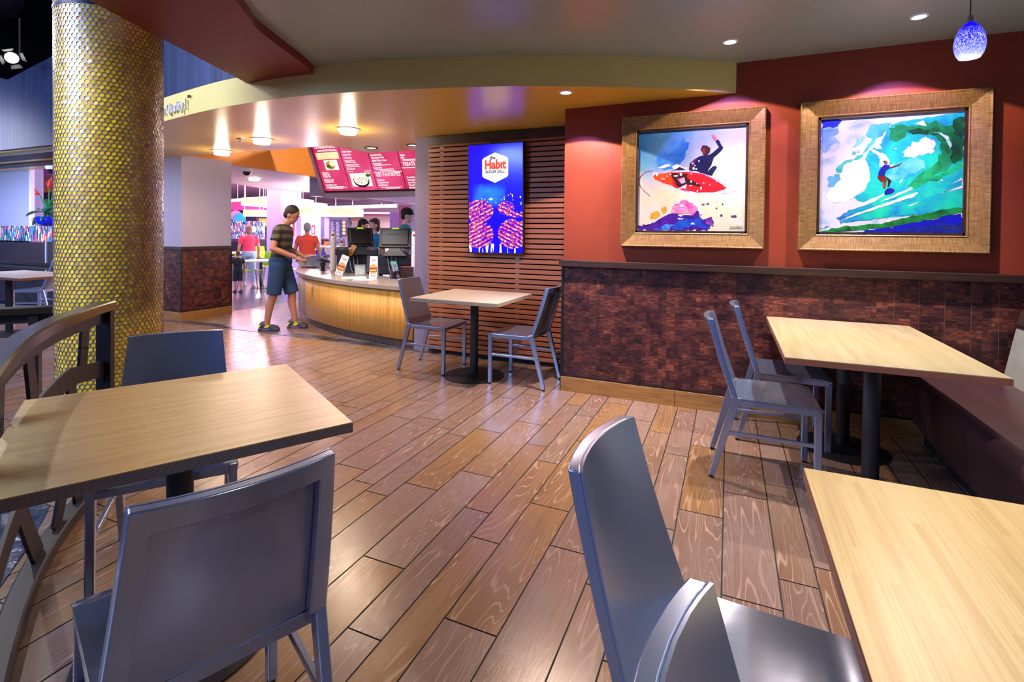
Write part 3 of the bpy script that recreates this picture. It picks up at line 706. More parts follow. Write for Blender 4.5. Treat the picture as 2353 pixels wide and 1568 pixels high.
def base1():
    t = NT('watercolour_sky'); x, y, z = t.xyz(t.co('Object')); n = t.noise(t.co('Object'), 3.2, 5, .6, .6); n2 = t.noise(t.co('Object', loc=(3, 0, 0)), 6, 5, .65, 1)
    f = t.math('SUBTRACT', t.math('ADD', t.math('MULTIPLY', z, .9), t.math('MULTIPLY', x, -.85)), t.math('MULTIPLY', n, .55))
    sky = t.ramp(t.math('ADD', f, .42), [(.0, '#f2f6fc'), (.24, '#cfe0f2'), (.5, '#6fb4ea'), (.75, '#2a86dc'), (1, '#2f6fe0')])
    low = t.ramp(n2, [(.35, '#f6f4f6'), (.5, '#eef3d2'), (.62, '#f6eec8'), (.72, '#e8d8ee')])
    k = t.ramp(t.math('ADD', t.math('ADD', z, t.math('MULTIPLY', x, .25)), t.math('MULTIPLY', n, .25)), [(.0, (1, 1, 1)), (.14, (0, 0, 0))])
    return t.set(t.mix(.52, t.mix(k, sky, low), (0, 0, 0)), .7, spec=.2)
def base2():
    t = NT('watercolour_surf'); n = t.noise(t.co('Object'), 5, 5, .6, .8)
    return t.set(t.mix(.52, t.ramp(n, [(.35, '#f6f8fc'), (.52, '#dfecf8'), (.66, '#9cc6ea')]), (0, 0, 0)), .7, spec=.2)
P1 = [
 ([(340, 480), (480, 260), (760, 200), (820, 330), (700, 560), (560, 640), (380, 640)], wc('#2e8fe0', '#7fc2ee', 5), .012),
 ([(370, 630), (450, 590), (520, 565), (560, 600), (430, 640)], WHT, .006), ([(580, 600), (650, 575), (740, 620), (800, 600), (780, 650), (600, 640)], WHT, .006),
 ([(570, 660), (630, 640), (690, 615), (760, 640), (810, 665)], INK, .004),
 ([(262, 735), (300, 690), (560, 668), (830, 655), (1000, 680), (1200, 770), (1380, 890), (1465, 960), (1400, 985), (1200, 998), (900, 988), (650, 940), (450, 860), (290, 790)], wc('#eef0fa', '#a9b6da', 12), .002),
 ([(285, 745), (330, 710), (560, 688), (600, 890), (480, 850), (320, 790)], wc('#e8481c', '#f08030'), .002),
 ([(555, 688), (830, 680), (1000, 705), (1180, 790), (1340, 905), (1310, 935), (1180, 970), (950, 975), (700, 935), (590, 895)], wc('#c8123a', '#e22848'), .002),
 ([(570, 700), (820, 705), (790, 780), (1050, 880), (760, 870), (740, 920), (640, 900), (600, 800)], wc('#5c0a20', '#300612', 16), .01),
 ([(640, 770), (740, 760), (760, 830), (700, 850)], wc('#e8c8e8', '#c86a9c', 30), .008), ([(650, 910), (780, 850), (770, 910), (690, 935)], wc('#f0e0f0', '#c890c8', 30), .006),
 ([(980, 450), (1090, 440), (1160, 400), (1240, 330), (1190, 250), (1225, 220), (1300, 340), (1240, 410), (1170, 480), (1130, 590), (1090, 660), (1100, 725), (900, 668), (810, 655), (830, 560), (880, 510)], INK, .003),
 ([(1110, 640), (1190, 590), (1215, 620), (1140, 740), (1090, 720)], wc('#12163a', '#2c3c78', 20), .003),
 ([(870, 525), (945, 485), (885, 570), (855, 645), (835, 620)], wc('#b02a86', '#7a1a70'), .002),
 ([(985, 360), (1010, 305), (1070, 300), (1120, 340), (1115, 400), (1070, 450), (1020, 445)], SKIN, .003),
 ([(1010, 350), (1040, 340), (1045, 420), (1020, 435)], wc('#b8687c', '#8c4458', 20), .002),
 ([(1125, 150), (1150, 165), (1165, 140), (1195, 180), (1212, 215), (1185, 245), (1150, 200)], wc('#e8a0b4', '#c87a90'), .002),
 ([(820, 670), (870, 665), (875, 700), (845, 722), (828, 700)], wc('#f0a0b8', '#d87898'), .002),
 ([(300, 660), (180, 685), (105, 750), (78, 820), (110, 900), (250, 1025), (245, 1032), (100, 905), (66, 820), (95, 745), (175, 675)], wc('#8a5aa0', '#c04a60'), .001),
 ([(560, 1230), (620, 1130), (740, 1100), (900, 1150), (960, 1230), (1010, 1300), (700, 1290)], wc('#d85ab8', '#f0c0e0', 14), .015),
 ([(240, 1260), (330, 1220), (390, 1290), (320, 1350), (230, 1330)], wc('#f0a818', '#f8d058', 14), .012), ([(420, 1190), (480, 1180), (510, 1240), (440, 1270)], wc('#e09018', '#f0c050', 14), .008),
 ([(60, 1515), (60, 1440), (250, 1420), (450, 1330), (650, 1270), (850, 1320), (900, 1260), (1000, 1290), (1050, 1340), (1170, 1330), (1170, 1400), (1130, 1470), (1090, 1515)], wc('#3a14a8', '#7a2ab8', 10), .018),
 ([(560, 1480), (700, 1360), (900, 1370), (1010, 1350), (1000, 1420), (1110, 1450), (1120, 1480), (900, 1450), (760, 1470), (640, 1515)], wc('#1620d8', '#2f8ae0', 10), .01),
 ([(300, 1500), (450, 1440), (620, 1420), (540, 1510)], wc('#2a50d8', '#70b0f0', 10), .01),
 ([(660, 1335), (740, 1345), (730, 1360), (665, 1352)], WHT, .003), ([(840, 1410), (880, 1400), (905, 1425), (840, 1425)], WHT, .003),
 ([(1040, 1360), (1160, 1350), (1180, 1440), (1070, 1430)], wc('#8a3ab0', '#c890d8', 20), .012)]
D1 = [(548, 718, 13, 10, WHT), (498, 742, 12, 10, WHT), (630, 738, 36, 12, WHT), (703, 715, 18, 24, WHT), (350, 720, 18, 26, WHT), (440, 780, 40, 18, wc('#f4b8a8', '#f08870')), (885, 632, 18, 20, WHT), (922, 640, 12, 14, WHT), (960, 527, 12, 14, WHT),
 (870, 560, 16, 12, WHT), (900, 590, 10, 12, WHT), (850, 818, 12, 16, WHT), (932, 850, 9, 7, WHT), (1025, 838, 12, 7, WHT), (990, 912, 12, 22, WHT), (938, 950, 9, 16, WHT), (1112, 865, 8, 8, WHT), (1205, 815, 10, 8, WHT), (845, 875, 16, 8, WHT),
 (1288, 1138, 12, 12, wc('#6a4a98', '#50307c')), (1205, 1195, 12, 10, wc('#6a4a98', '#50307c')), (1272, 1297, 16, 16, wc('#4a3aa8', '#50307c')), (1420, 1312, 20, 14, wc('#8a5a98', '#6a407c')), (1455, 1310, 22, 16, wc('#8a5a98', '#6a407c')),
 (1085, 1130, 22, 12, wc('#a88ab8', '#8a60a0')), (1020, 1140, 22, 12, wc('#a88ab8', '#8a60a0')), (650, 1115, 40, 30, wc('#f4e0f0', '#e8b8e0')), (720, 1160, 26, 22, WHT)]
framed(-.799, .232, 1.239, 2.272, base1(), ((70, 130), (1610, 25), (1585, 1530), (60, 1515)), P1, D1,
       'painting of a surfer on a red board in a wide gold frame, left of two', ('LaraRyn', (1468, 1490)))
TEAL = wc('#12b8b8', '#7fe0dc', 6); GREEN = wc('#0f7a4a', '#2fc890', 7); CYAN = wc('#1ea8d8', '#30e8c8', 6); LB = wc('#2f9ae0', '#a8d8f4', 8)
P2 = [
 ([(50, 160), (340, 125), (290, 230), (150, 330), (55, 280)], wc('#1210e0', '#2a5ae8', 6), .015), ([(50, 300), (340, 190), (250, 350), (285, 420), (110, 570), (50, 585)], wc('#3a8ae4', '#b8d8f4', 7), .015),
 ([(480, 1100), (640, 1000), (690, 850), (680, 700), (620, 640), (720, 500), (820, 430), (950, 200), (1250, 140), (1815, 50), (1790, 1240), (1500, 1280), (900, 1350), (330, 1400), (420, 1260), (700, 1180), (560, 1150)], CYAN, .008),
 ([(930, 250), (1050, 190), (1250, 230), (1440, 150), (1600, 220), (1815, 110), (1800, 600), (1650, 720), (1500, 830), (1350, 880), (1150, 960), (1250, 830), (1450, 700), (1560, 520), (1500, 330), (1300, 330), (1150, 310), (1000, 430), (940, 380)], GREEN, .012),
 ([(1700, 130), (1815, 110), (1800, 620), (1700, 690), (1650, 560), (1690, 350)], wc('#063c2c', '#128a60', 9), .012), ([(1120, 260), (1250, 240), (1430, 250), (1400, 310), (1200, 330)], wc('#0a4a3c', '#12805c', 14), .012),
 ([(1150, 960), (1350, 880), (1600, 780), (1780, 640), (1790, 720), (1560, 860), (1250, 980)], wc('#0a8a5c', '#20d8a0', 9), .01),
 ([(240, 745), (380, 635), (500, 625), (580, 560), (640, 480), (720, 380), (640, 330), (700, 220), (950, 180), (930, 265), (760, 370), (740, 430), (620, 560), (540, 630), (400, 675), (350, 705), (345, 800), (260, 790)], TEAL, .008),
 ([(500, 430), (540, 370), (620, 360), (600, 430), (450, 510)], wc('#7fd0d8', '#b0e4e8'), .006), ([(160, 840), (300, 800), (350, 870), (300, 990), (150, 980)], wc('#8fd0e8', '#4ab0d0', 10), .012),
 ([(480, 640), (600, 635), (670, 700), (680, 850), (640, 960), (500, 1090), (380, 1150), (180, 1160), (120, 1090), (150, 1030), (330, 870), (310, 820), (370, 700)], wc('#fafafd', '#f0f4fb'), .005),
 ([(670, 500), (720, 495), (860, 560), (930, 610), (920, 700), (1000, 680), (960, 740), (820, 720), (800, 600)], WHT, .006), ([(690, 460), (800, 430), (850, 500), (730, 495)], WHT, .006),
 ([(1110, 520), (1260, 400), (1380, 360), (1480, 480), (1440, 560), (1200, 610), (1110, 600)], wc('#ffffff', '#c8eaf0', 10), .014), ([(1470, 290), (1560, 280), (1650, 400), (1640, 520), (1600, 380)], wc('#ffffff', '#80e8d0', 14), .012), ([(1260, 180), (1340, 150), (1390, 210), (1250, 200)], WHT, .006),
 ([(1000, 690), (1300, 560), (1350, 720), (1150, 830), (980, 900), (900, 830)], wc('#30b8e0', '#90e0e8', 8), .012),
 ([(30, 1480), (400, 1400), (900, 1330), (1300, 1290), (1790, 1230), (1790, 960), (1300, 1120), (800, 1240), (300, 1390)], wc('#1f9ae0', '#18e8c0', 4), .008),
 ([(180, 1440), (300, 1380), (320, 1460), (170, 1480)], WHT, .012), ([(260, 1340), (430, 1270), (500, 1300), (300, 1380)], wc('#1a50a8', '#5ab0e0', 12), .012),
 ([(340, 1370), (500, 1300), (800, 1195), (1260, 1030), (1270, 1045), (1220, 1090), (800, 1225)], WHT, .003), ([(820, 1150), (1000, 1060), (1200, 965), (1215, 990), (1000, 1090)], WHT, .003), ([(470, 1235), (700, 1120), (880, 1040), (880, 1065), (700, 1170)], WHT, .004),
 ([(1530, 1050), (1780, 950), (1785, 980)], WHT, .003), ([(1140, 1205), (1320, 1135), (1200, 1195)], WHT, .002), ([(1670, 930), (1780, 855), (1780, 875)], WHT, .003), ([(1055, 900), (1110, 820), (1100, 900), (1060, 925)], WHT, .005),
 ([(30, 1518), (350, 1450), (800, 1420), (1300, 1300), (1790, 1215), (1790, 1280), (1400, 1370), (1000, 1450), (500, 1505), (200, 1530)], wc('#0a5a2c', '#28b868', 10), .007),
 ([(500, 1535), (1000, 1455), (1400, 1375), (1785, 1285), (1780, 1545)], wc('#1208e0', '#0a2a9c', 5), .008), ([(900, 1535), (1250, 1470), (1780, 1400), (1780, 1545)], wc('#2050c8', '#0a1a8c', 8), .012),
 ([(790, 830), (870, 825), (905, 890), (835, 908), (785, 860)], wc('#a83028', '#5c1a20', 20), .002), ([(850, 890), (895, 890), (885, 985), (855, 985)], wc('#b87848', '#5c3020', 20), .002),
 ([(870, 825), (960, 890), (930, 970), (905, 965), (915, 900)], wc('#141a3c', '#2a3050'), .002), ([(830, 730), (870, 698), (930, 700), (945, 735), (890, 770), (870, 832), (800, 832), (790, 800)], wc('#1618c8', '#1a2850', 16), .002),
 ([(940, 720), (1050, 688), (1095, 652), (1060, 702), (950, 742)], wc('#5c3a48', '#8c5a58', 20), .001), ([(905, 985), (960, 982), (1000, 1010), (960, 1045), (870, 1065), (875, 1020)], wc('#2408c0', '#1a06a0'), .001)]
D2 = [(888, 668, 24, 30, wc('#c89098', '#6a3a4c', 30)), (870, 655, 14, 14, INK), (490, 553, 28, 26, wc('#5ab8c0', '#90d0d8')), (545, 530, 20, 22, wc('#8ad0d8', '#b0e0e4')), (825, 330, 34, 22, wc('#4ab0c8', '#80d0dc')), (640, 360, 14, 12, WHT), (1440, 440, 40, 66, WHT), (1400, 400, 22, 36, WHT), (1550, 885, 16, 9, WHT), (1005, 498, 16, 10, WHT)]
framed(.446, 1.49, 1.238, 2.275, base2(), ((50, 158), (1815, 25), (1780, 1540), (25, 1522)), P2, D2,
       'painting of a surfer inside a curling green wave, wide gold frame, right of two', ('LaraRyn', (1660, 1490)))

# ------------------------------------------------------------------ perforated gold column
def column():
    r = empty('gold_column', (-3.72, 1.99, 0), 0, 'round column wrapped in perforated silver sheet over gold foil', 'column')
    Rr = .283; n = 62; p = 2*PI*Rr/n; rowh = p*math.sqrt(3)/2; rows = 109; hr = p*.445
    outer = []
    for k in range(12):
        a = PI/6*k
        # pointy-top hexagon: corners at 30 deg + 60 k, flats at 0 + 60 k
        d = (p/2)/math.cos((a+PI/6) % (PI/3)-PI/6); outer.append((d*math.cos(a), d*math.sin(a)))
    vs = []; fs = []; gv = []; gf = []; cell = []; R = random.Random(2); z0 = .02
    def wrap(u, z, rad): th = u/Rr; return (rad*math.cos(th), rad*math.sin(th), z)
    for j in range(rows):
        zc = z0+rowh*(j+.6); o = p/2*(j % 2)
        for i in range(n):
            uc = i*p+o; b = len(vs)
            vs += [wrap(uc+x, zc+y, Rr) for x, y in outer]
            vs += [wrap(uc+hr*math.cos(PI/6*k), zc+hr*math.sin(PI/6*k), Rr) for k in range(12)]
            vs += [wrap(uc+hr*math.cos(PI/6*k), zc+hr*math.sin(PI/6*k), Rr-.0012) for k in range(12)]
            for k in range(12):
                k2 = (k+1) % 12; fs.append((b+k, b+k2, b+12+k2, b+12+k)); fs.append((b+12+k, b+12+k2, b+24+k2, b+24+k))
            g = len(gv); tu, tz = R.gauss(0, .12), R.gauss(0, .12); c = None
            for k in range(8):
                dx, dz = hr*1.12*math.cos(PI/4*k), hr*1.12*math.sin(PI/4*k); gv.append(wrap(uc+dx, zc+dz, Rr-.0028+dx*tu*.45+dz*tz*.45))
            gf.append(tuple(range(g, g+8))); cell.append((R.random(), R.random(), 0))
    b = MB(); b.v = vs; b.f = [list(f) for f in fs]; b.m = [0]*len(fs)
    b.build('perforated_sheet', plain('#8c86a2', .42, .7), r)
    b = MB(); b.v = gv; b.f = [list(f) for f in gf]; b.m = [0]*len(gf); o = b.build('gold_foil', mat_gold(), r)
    a_ = o.data.attributes.new('cell', 'FLOAT_VECTOR', 'FACE'); a_.data.foreach_set('vector', [q for c in cell for q in c])
    MB().lathe([(Rr-.012, 0), (Rr-.012, 2.72)], 48).build('core', plain('#3c3408', .5), r, smooth=True)
    b = MB(); b.lathe([(Rr+.004, 0), (Rr+.004, .035)], 48); b.lathe([(Rr+.003, 2.685), (Rr+.003, 2.705)], 48); b.build('trim_ring', plain('#2a2830', .4, .7), r, smooth=True)
    MB().lathe([(Rr-.004, 2.705), (Rr-.004, 3.02), (Rr+.02, 3.03), (Rr+.02, 3.06), (Rr-.01, 3.07), (Rr-.01, 7.99)], 48).build('chrome_collar', plain('#8a86a0', .16, .95), r, smooth=30)
column()

# ------------------------------------------------------------------ railings
def rail(path, name, label, hand_z, segs, posts, bot=True, hw=.075):
    r = empty(name, tuple(path[0])+(0,), 0, label, 'railing'); o = Vector(tuple(path[0])+(0,))
    P = [Vector((p.x, p.y, 0))-o for p in smoothpts(path, 6)]
    L = [0]
    for a, b in zip(P, P[1:]): L.append(L[-1]+(b-a).length)
    def pt(s, z):
        s = max(0, min(1, s))*L[-1]
        for i in range(len(P)-1):
            if s <= L[i+1]+1e-9: k = (s-L[i])/(L[i+1]-L[i]); q = P[i].lerp(P[i+1], k); return Vector((q.x, q.y, z))
    def strip(s0, s1, f, w_, h_, name_, mat, n=24):
        b = MB(); vs = []; pts = [f(s0+(s1-s0)*i/n) for i in range(n+1)]
        for i, q in enumerate(pts):
            d = (pts[min(i+1, n)]-pts[max(i-1, 0)]); d.z = 0; d.normalize(); nrm = Vector((-d.y, d.x, 0))
            vs += [q+nrm*(w_/2*a)+Vector((0, 0, h_/2*c)) for a, c in ((-1, -1), (1, -1), (1, .75), (.8, 1), (-.8, 1), (-1, .75))]
        fs = [(i*6+k, i*6+(k+1) % 6, (i+1)*6+(k+1) % 6, (i+1)*6+k) for i in range(n) for k in range(6)]+[(5, 4, 3, 2, 1, 0), tuple(n*6+k for k in range(6))]
        b.add(vs, fs); return b.build(name_, mat, r, smooth=35)
    strip(0, 1, lambda s: pt(s, hand_z-.022), hw, .045, 'handrail', RAILM)
    strip(0, 1, lambda s: pt(s, hand_z-.075), .014, .06, 'top_flange', CHAR)
    if bot: strip(0, 1, lambda s: pt(s, .03), .07, .05, 'bottom_rail', CHAR)
    for s in posts: MB().bar(pt(s, 0), pt(s, hand_z-.05), .065, .05, upv=(pt(s+.01, 0)-pt(s-.01, 0)).normalized()).build('post', BLACKM, r, bevel=.003)
    b = MB()
    for s0, a0, s1, a1, w_ in segs: 
        n = 5; q = [pt(s0+(s1-s0)*i/n, a0+(a1-a0)*i/n) for i in range(n+1)]
        for c, d in zip(q, q[1:]):
            hz = Vector((d.x-c.x, d.y-c.y, 0)); nr = Vector((-hz.y, hz.x, 0)) if hz.length > 1e-4 else (pt(s0+.02, 0)-pt(s0-.02, 0)).cross(Vector((0, 0, 1)))
            e = (d-c).normalized()*.004; b.bar(c-e, d+e, w_, .012, upv=nr.normalized())
    b.build('infill_web', BLACKM, r)
    return r
webs = [(1.0, .60, .80, .66, .08), (.86, .66, .88, .92, .08), (.80, .66, .84, .03, .08), (.97, .62, 1.0, .52, .08), (.60, .62, .80, .66, .09), (.60, .62, .55, .92, .09), (.60, .62, .50, .35, .09), (.50, .35, .62, .04, .09), (.50, .35, .30, .30, .09),
        (.30, .30, .36, .92, .09), (.30, .30, .18, .6, .09), (.18, .6, .10, .92, .08), (.18, .6, 0, .45, .08), (.30, .30, .20, .03, .09), (.80, .3, .72, .05, .09)]
rail([(-1.40, .46), (-1.72, .62), (-2.05, .795), (-2.36, .985), (-2.65, 1.21), (-2.90, 1.46), (-3.02, 1.60)], 'railing', 'dark steel railing with curved handrail and cut-out web beside the left table', .955, webs, (.985, .02))
pa, pb = at(0, 712, 3.16), at(126, 706, 3.28)
rail([(pa.x-.7, pa.y-.9), (pa.x-.3, pa.y-.42), (pa.x, pa.y), (pb.x, pb.y)], 'railing', 'short black railing ending at the left side of the gold column', pb.z+.01, [(.2, .1, .5, .5, .05)], (.93,), hw=.09)
pc, pd = on_y(0, 598, 4.35), on_y(140, 594, 4.35)
rail([(pc.x-.8, 4.35), (pc.x, 4.35), ((pc.x+pd.x)/2, 4.35), (pd.x, 4.35)], 'railing', 'black railing with slanted bars behind the far left table', pc.z, [(.62, pc.z-.05, .85, .1, .06), (.35, .55, .7, .1, .06), (.5, .52, .95, .62, .05)], (.97,), bot=False)

# ------------------------------------------------------------------ ceiling fittings
def downlight(x, y, z, r0, label, trim, lens, cat='ceiling light', drop=0):
    r = empty('recessed_light', (x, y, z), 0, label, cat, 'recessed ceiling lights')
    MB().lathe([(r0*.72, -.002), (r0*.76, -.009), (r0*.98, -.006), (r0, 0), (r0*.99, .002), (r0*.72, .002)], 32, cap=False).build('trim_ring', trim, r, smooth=True)
    if drop: MB().lathe([(r0*.70, .002), (r0*.72, -drop), (r0*.66, -drop-.008), (r0*.1, -drop-.012)], 28).build('frosted_glass', lens, r, smooth=40)
    else: MB().lathe([(r0*.73, -.0015), (r0*.2, -.003)], 28).build('lens', lens, r, smooth=True)
WT = plain('#e8e6ee', .4); GLW = glow('#fff6ee', 6); GLC = glow('#f4f4ff', 5)
downlight(-.014, 3.623, 2.616, .050, 'small round white downlight in the grey ceiling, the farther left of two', WT, GLC)
downlight(.987, 3.61, 2.616, .047, 'small round white downlight in the grey ceiling just left of the blue pendant', WT, GLC)
downlight(-1.133, 3.608, 2.392, .052, 'small downlight in the yellow soffit near the red wall corner', WT, GLC)
downlight(-6.23, 4.642, 2.392, .13, 'bright drop-glass ceiling light in the soffit, nearest the pilaster', WT, GLW, drop=.05)
downlight(-4.973, 4.205, 2.392, .125, 'bright drop-glass ceiling light in the soffit, beside the sprinkler', WT, GLW, drop=.05)
downlight(-3.625, 4.108, 2.392, .12, 'bright drop-glass ceiling light in the soffit, above the order counter end', WT, GLW, drop=.045)
downlight(-4.158, 5.131, 2.392, .085, 'dark-rimmed downlight in the soffit in front of the menu, left one', CHAR, GLC)
downlight(-3.541, 5.153, 2.392, .085, 'dark-rimmed downlight in the soffit in front of the menu, next to the purple wall end', CHAR, GLC)
downlight(-8.81, 7.27, 2.392, .14, 'bright ceiling light beyond the dome camera', WT, GLW, drop=.05)
downlight(-9.5, 8.93, 2.392, .15, 'bright ceiling light by the far sprinkler over the hall entrance', WT, GLW, drop=.05)
for px, py in ((838, 460.5), (895, 466.5), (953, 473)):
    q = on_z(px, py, zb)
    downlight(q.x, q.y, zb+.002, .10, 'small downlight under the grey kitchen bulkhead, %s' % {838: 'left of three', 895: 'middle of three', 953: 'right of three'}[px], CHAR, GLC)
def sprinkler(x, y, z, label):
    r = empty('sprinkler', (x, y, z), 0, label, 'sprinkler')
    MB().lathe([(.045, 0), (.043, -.006), (.02, -.01)], 20).build('escutcheon', STEEL, r, smooth=True)
    MB().lathe([(.009, -.008), (.009, -.035), (.02, -.036), (.02, -.039)], 12).build('nozzle', STEEL, r, smooth=30)
sprinkler(-5.19, 4.10, 2.392, 'fire sprinkler head between drop-glass lights of the yellow soffit')
sprinkler(-9.3, 8.8, 2.392, 'fire sprinkler head beside the far ceiling light')
def dome(x, y, z, s, label):
    r = empty('dome_camera', (x, y, z), 0, label, 'camera')
    MB().lathe([(.085*s, 0), (.088*s, -.045*s), (.078*s, -.06*s)], 28).build('housing', WHITEP, r, smooth=40)
    MB().lathe([(.066*s, -.058*s), (.06*s, -.095*s), (.04*s, -.118*s), (.01*s, -.126*s)], 24).build('dome', plain('#1a1622', .1), r, smooth=True)
dome(-7.57, 6.1, 2.392, 1, 'white dome camera at the edge of the orange bulkhead')
q = at(124, 372, 8.5); dome(q.x, q.y, 2.40, 1.3, 'pale dome camera half hidden by the gold column on its left')
def pendant():
    r = empty('pendant_lamp', (1.05, 3.11, 2.205), 0, 'mottled blue glass egg pendant lamp by the top right corner', 'lamp')
    pr = [(.041, 0), (.052, .018), (.059, .045), (.061, .068), (.058, .095), (.050, .122), (.037, .148), (.022, .166), (.011, .173)]
    MB().lathe(pr, 40, cap=False).build('glass_shade', mat_pendant(), r, smooth=True)
    MB().lathe([(.039, .003), (.0, .0035)], 32, cap=False).build('diffuser', glow('#ffffff', 5), r)
    MB().lathe([(.011, .170), (.011, .20), (.005, .206)], 16).build('cap', STEEL, r, smooth=40)
    MB().cyl((0, 0, .21), (0, 0, .41), .0025, 8).build('cord', BLACK, r)
    l = bpy.data.lights.new('pendant_light', 'POINT'); l.energy = 4; l.color = (.7, .7, 1); l.shadow_soft_size = .04
    o = bpy.data.objects.new('pendant_light', l); COL.objects.link(o); o.parent = r; o.location = (0, 0, -.06)
pendant()
def stage_light():
    p = at(27, 133, 6.2); d = (Vector((-1.9, 1.2, .8))-p).normalized(); M = d.to_track_quat('Z', 'Y').to_matrix()
    SC = Matrix.Scale(.62, 3)
    M = M @ SC
    r = empty('stage_light', p, 0, 'lit black stage spotlight under the dark ceiling at the upper left', 'spotlight')
    MB().lathe([(.05, -.3), (.10, -.26), (.12, -.02), (.125, .0), (.105, .002)], 24, M=M, cap=True).build('can', BLACKM, r, smooth=40)
    MB().lathe([(.105, .004), (.02, .012)], 24, M=M).build('lens', glow('#ffffff', 8), r)
    b = MB()
    for k in range(4):
        a = PI/2*k+.4; c = Vector((math.cos(a), math.sin(a), 0)); t_ = Vector((-c.y, c.x, 0))
        b.add([M @ v for v in (c*.125-t_*.07, c*.125+t_*.07, c*.19+t_*.09+Vector((0, 0, .12)), c*.19-t_*.09+Vector((0, 0, .12)))], [(0, 1, 2, 3)])
    o = b.build('barn_door', BLACKM, r); sd = o.modifiers.new('thick', 'SOLIDIFY'); sd.thickness = .004
    MB().tube([M @ Vector((.13, 0, -.1)), M @ Vector((.13, 0, -.1))+Vector((0, 0, .5))], .015).build('yoke', BLACKM, r)
stage_light()
def duct():
    a, b_ = at(-260, 30, 6.2), at(230, -40, 8.0)
    r = empty('air_duct', a, 0, 'large dark spiral air duct under the black ceiling at the top left corner', 'duct')
    d = b_-a; n = 60; pts = [d*(i/n) for i in range(n+1)]
    MB().tube(pts, [.27+(.008 if i % 4 == 0 else 0) for i in range(n+1)], 28).build('pipe', plain('#3c3c4c', .5, .4), r, smooth=50)
    for k in (.3, .7): MB().tube([d*k+Vector((0, 0, .25)), d*k+Vector((0, 0, 1.2))], .012).build('hanger', BLACKM, r)
duct()
b = MB()
for k, (p0, p1, sag) in enumerate((((40, 85), (126, 72), .25), ((60, 80), (126, 95), .3), ((20, 100), (127, 122), .2))):
    a0, a1 = at(*p0, 8.2), at(*p1, 8.2); b.tube([a0+Vector((0, 0, 8.0-a0.z))]+[a0.lerp(a1, i/12)-Vector((0, 0, sag*math.sin(PI*i/12))) for i in range(13)]+[a1+Vector((0, 0, 8.0-a1.z))], .012, 6)
tag(b.build('ceiling_cables', BLACK), 'loose black cables looping under the dark ceiling at upper left', 'cable', kind='stuff')
q = at(2, 285, 9.2)
o = MB().box(-.35, .14, -.02, .02, -.17, .17).build('wall_panel', plain('#b0b4dc', .5)); o.location = (on_y(0, 285, 3.58).x, 3.59, on_y(0, 285, 3.58).z); tag(o, 'pale panel on the blue pleated wall at the left edge', 'panel')

# raised letters on the fascia
def fascia_sign():
    b = MB(); y_ = lambda s_: s_
    path = [Vector((p.x, p.y, 0)) for p in smoothpts(FC, 30)]; L = [0]
    for a, c in zip(path, path[1:]): L.append(L[-1]+(c-a).length)
    def pos(d):
        for i in range(len(path)-1):
            if L[i+1] >= d: return path[i].lerp(path[i+1], (d-L[i])/(L[i+1]-L[i])), (path[i]-path[i+1]).normalized()
    x0 = on_z(432, 264, 2.392).x; d0 = next(L[i] for i in range(len(path)) if path[i].x < x0)
    r = empty('wall_sign', pos(d0)[0]+Vector((0, 0, 2.43)), 0, 'raised lettering on the cream fascia beside the gold column', 'sign')
    o = r.location
    for ch, off, sz in (('!', .0, .155), ('y', .075, .15), ('t', .135, .15), ('i', .172, .15), ('l', .205, .15), ('a', .262, .15), ('u', .338, .15), ('Q', .435, .16), ('n', .57, .15), ('o', .655, .15)):
        b = MB(); off *= .78; sz *= .84; q, tg = pos(d0+off); nr = Vector((tg.y, -tg.x, 0))
        M = frame3(q+nr*.022+Vector((0, 0, 2.448))-o, tg, (0, 0, 1)); text_mb(b, ch, sz, M, 0, ext=.008, bold=.002, sx=.85)
        b.build('letter', plain('#e2e0ea', .35, .2), r)
    q, tg = pos(d0-.05); nr = Vector((tg.y, -tg.x, 0)); b = MB(); text_mb(b, 'TM', .035, frame3(q+nr*.015+Vector((0, 0, 2.54))-o, tg, (0, 0, 1)), 0, ext=.006)
    b.build('letter', plain('#6e5a20', .4), r)
fascia_sign()

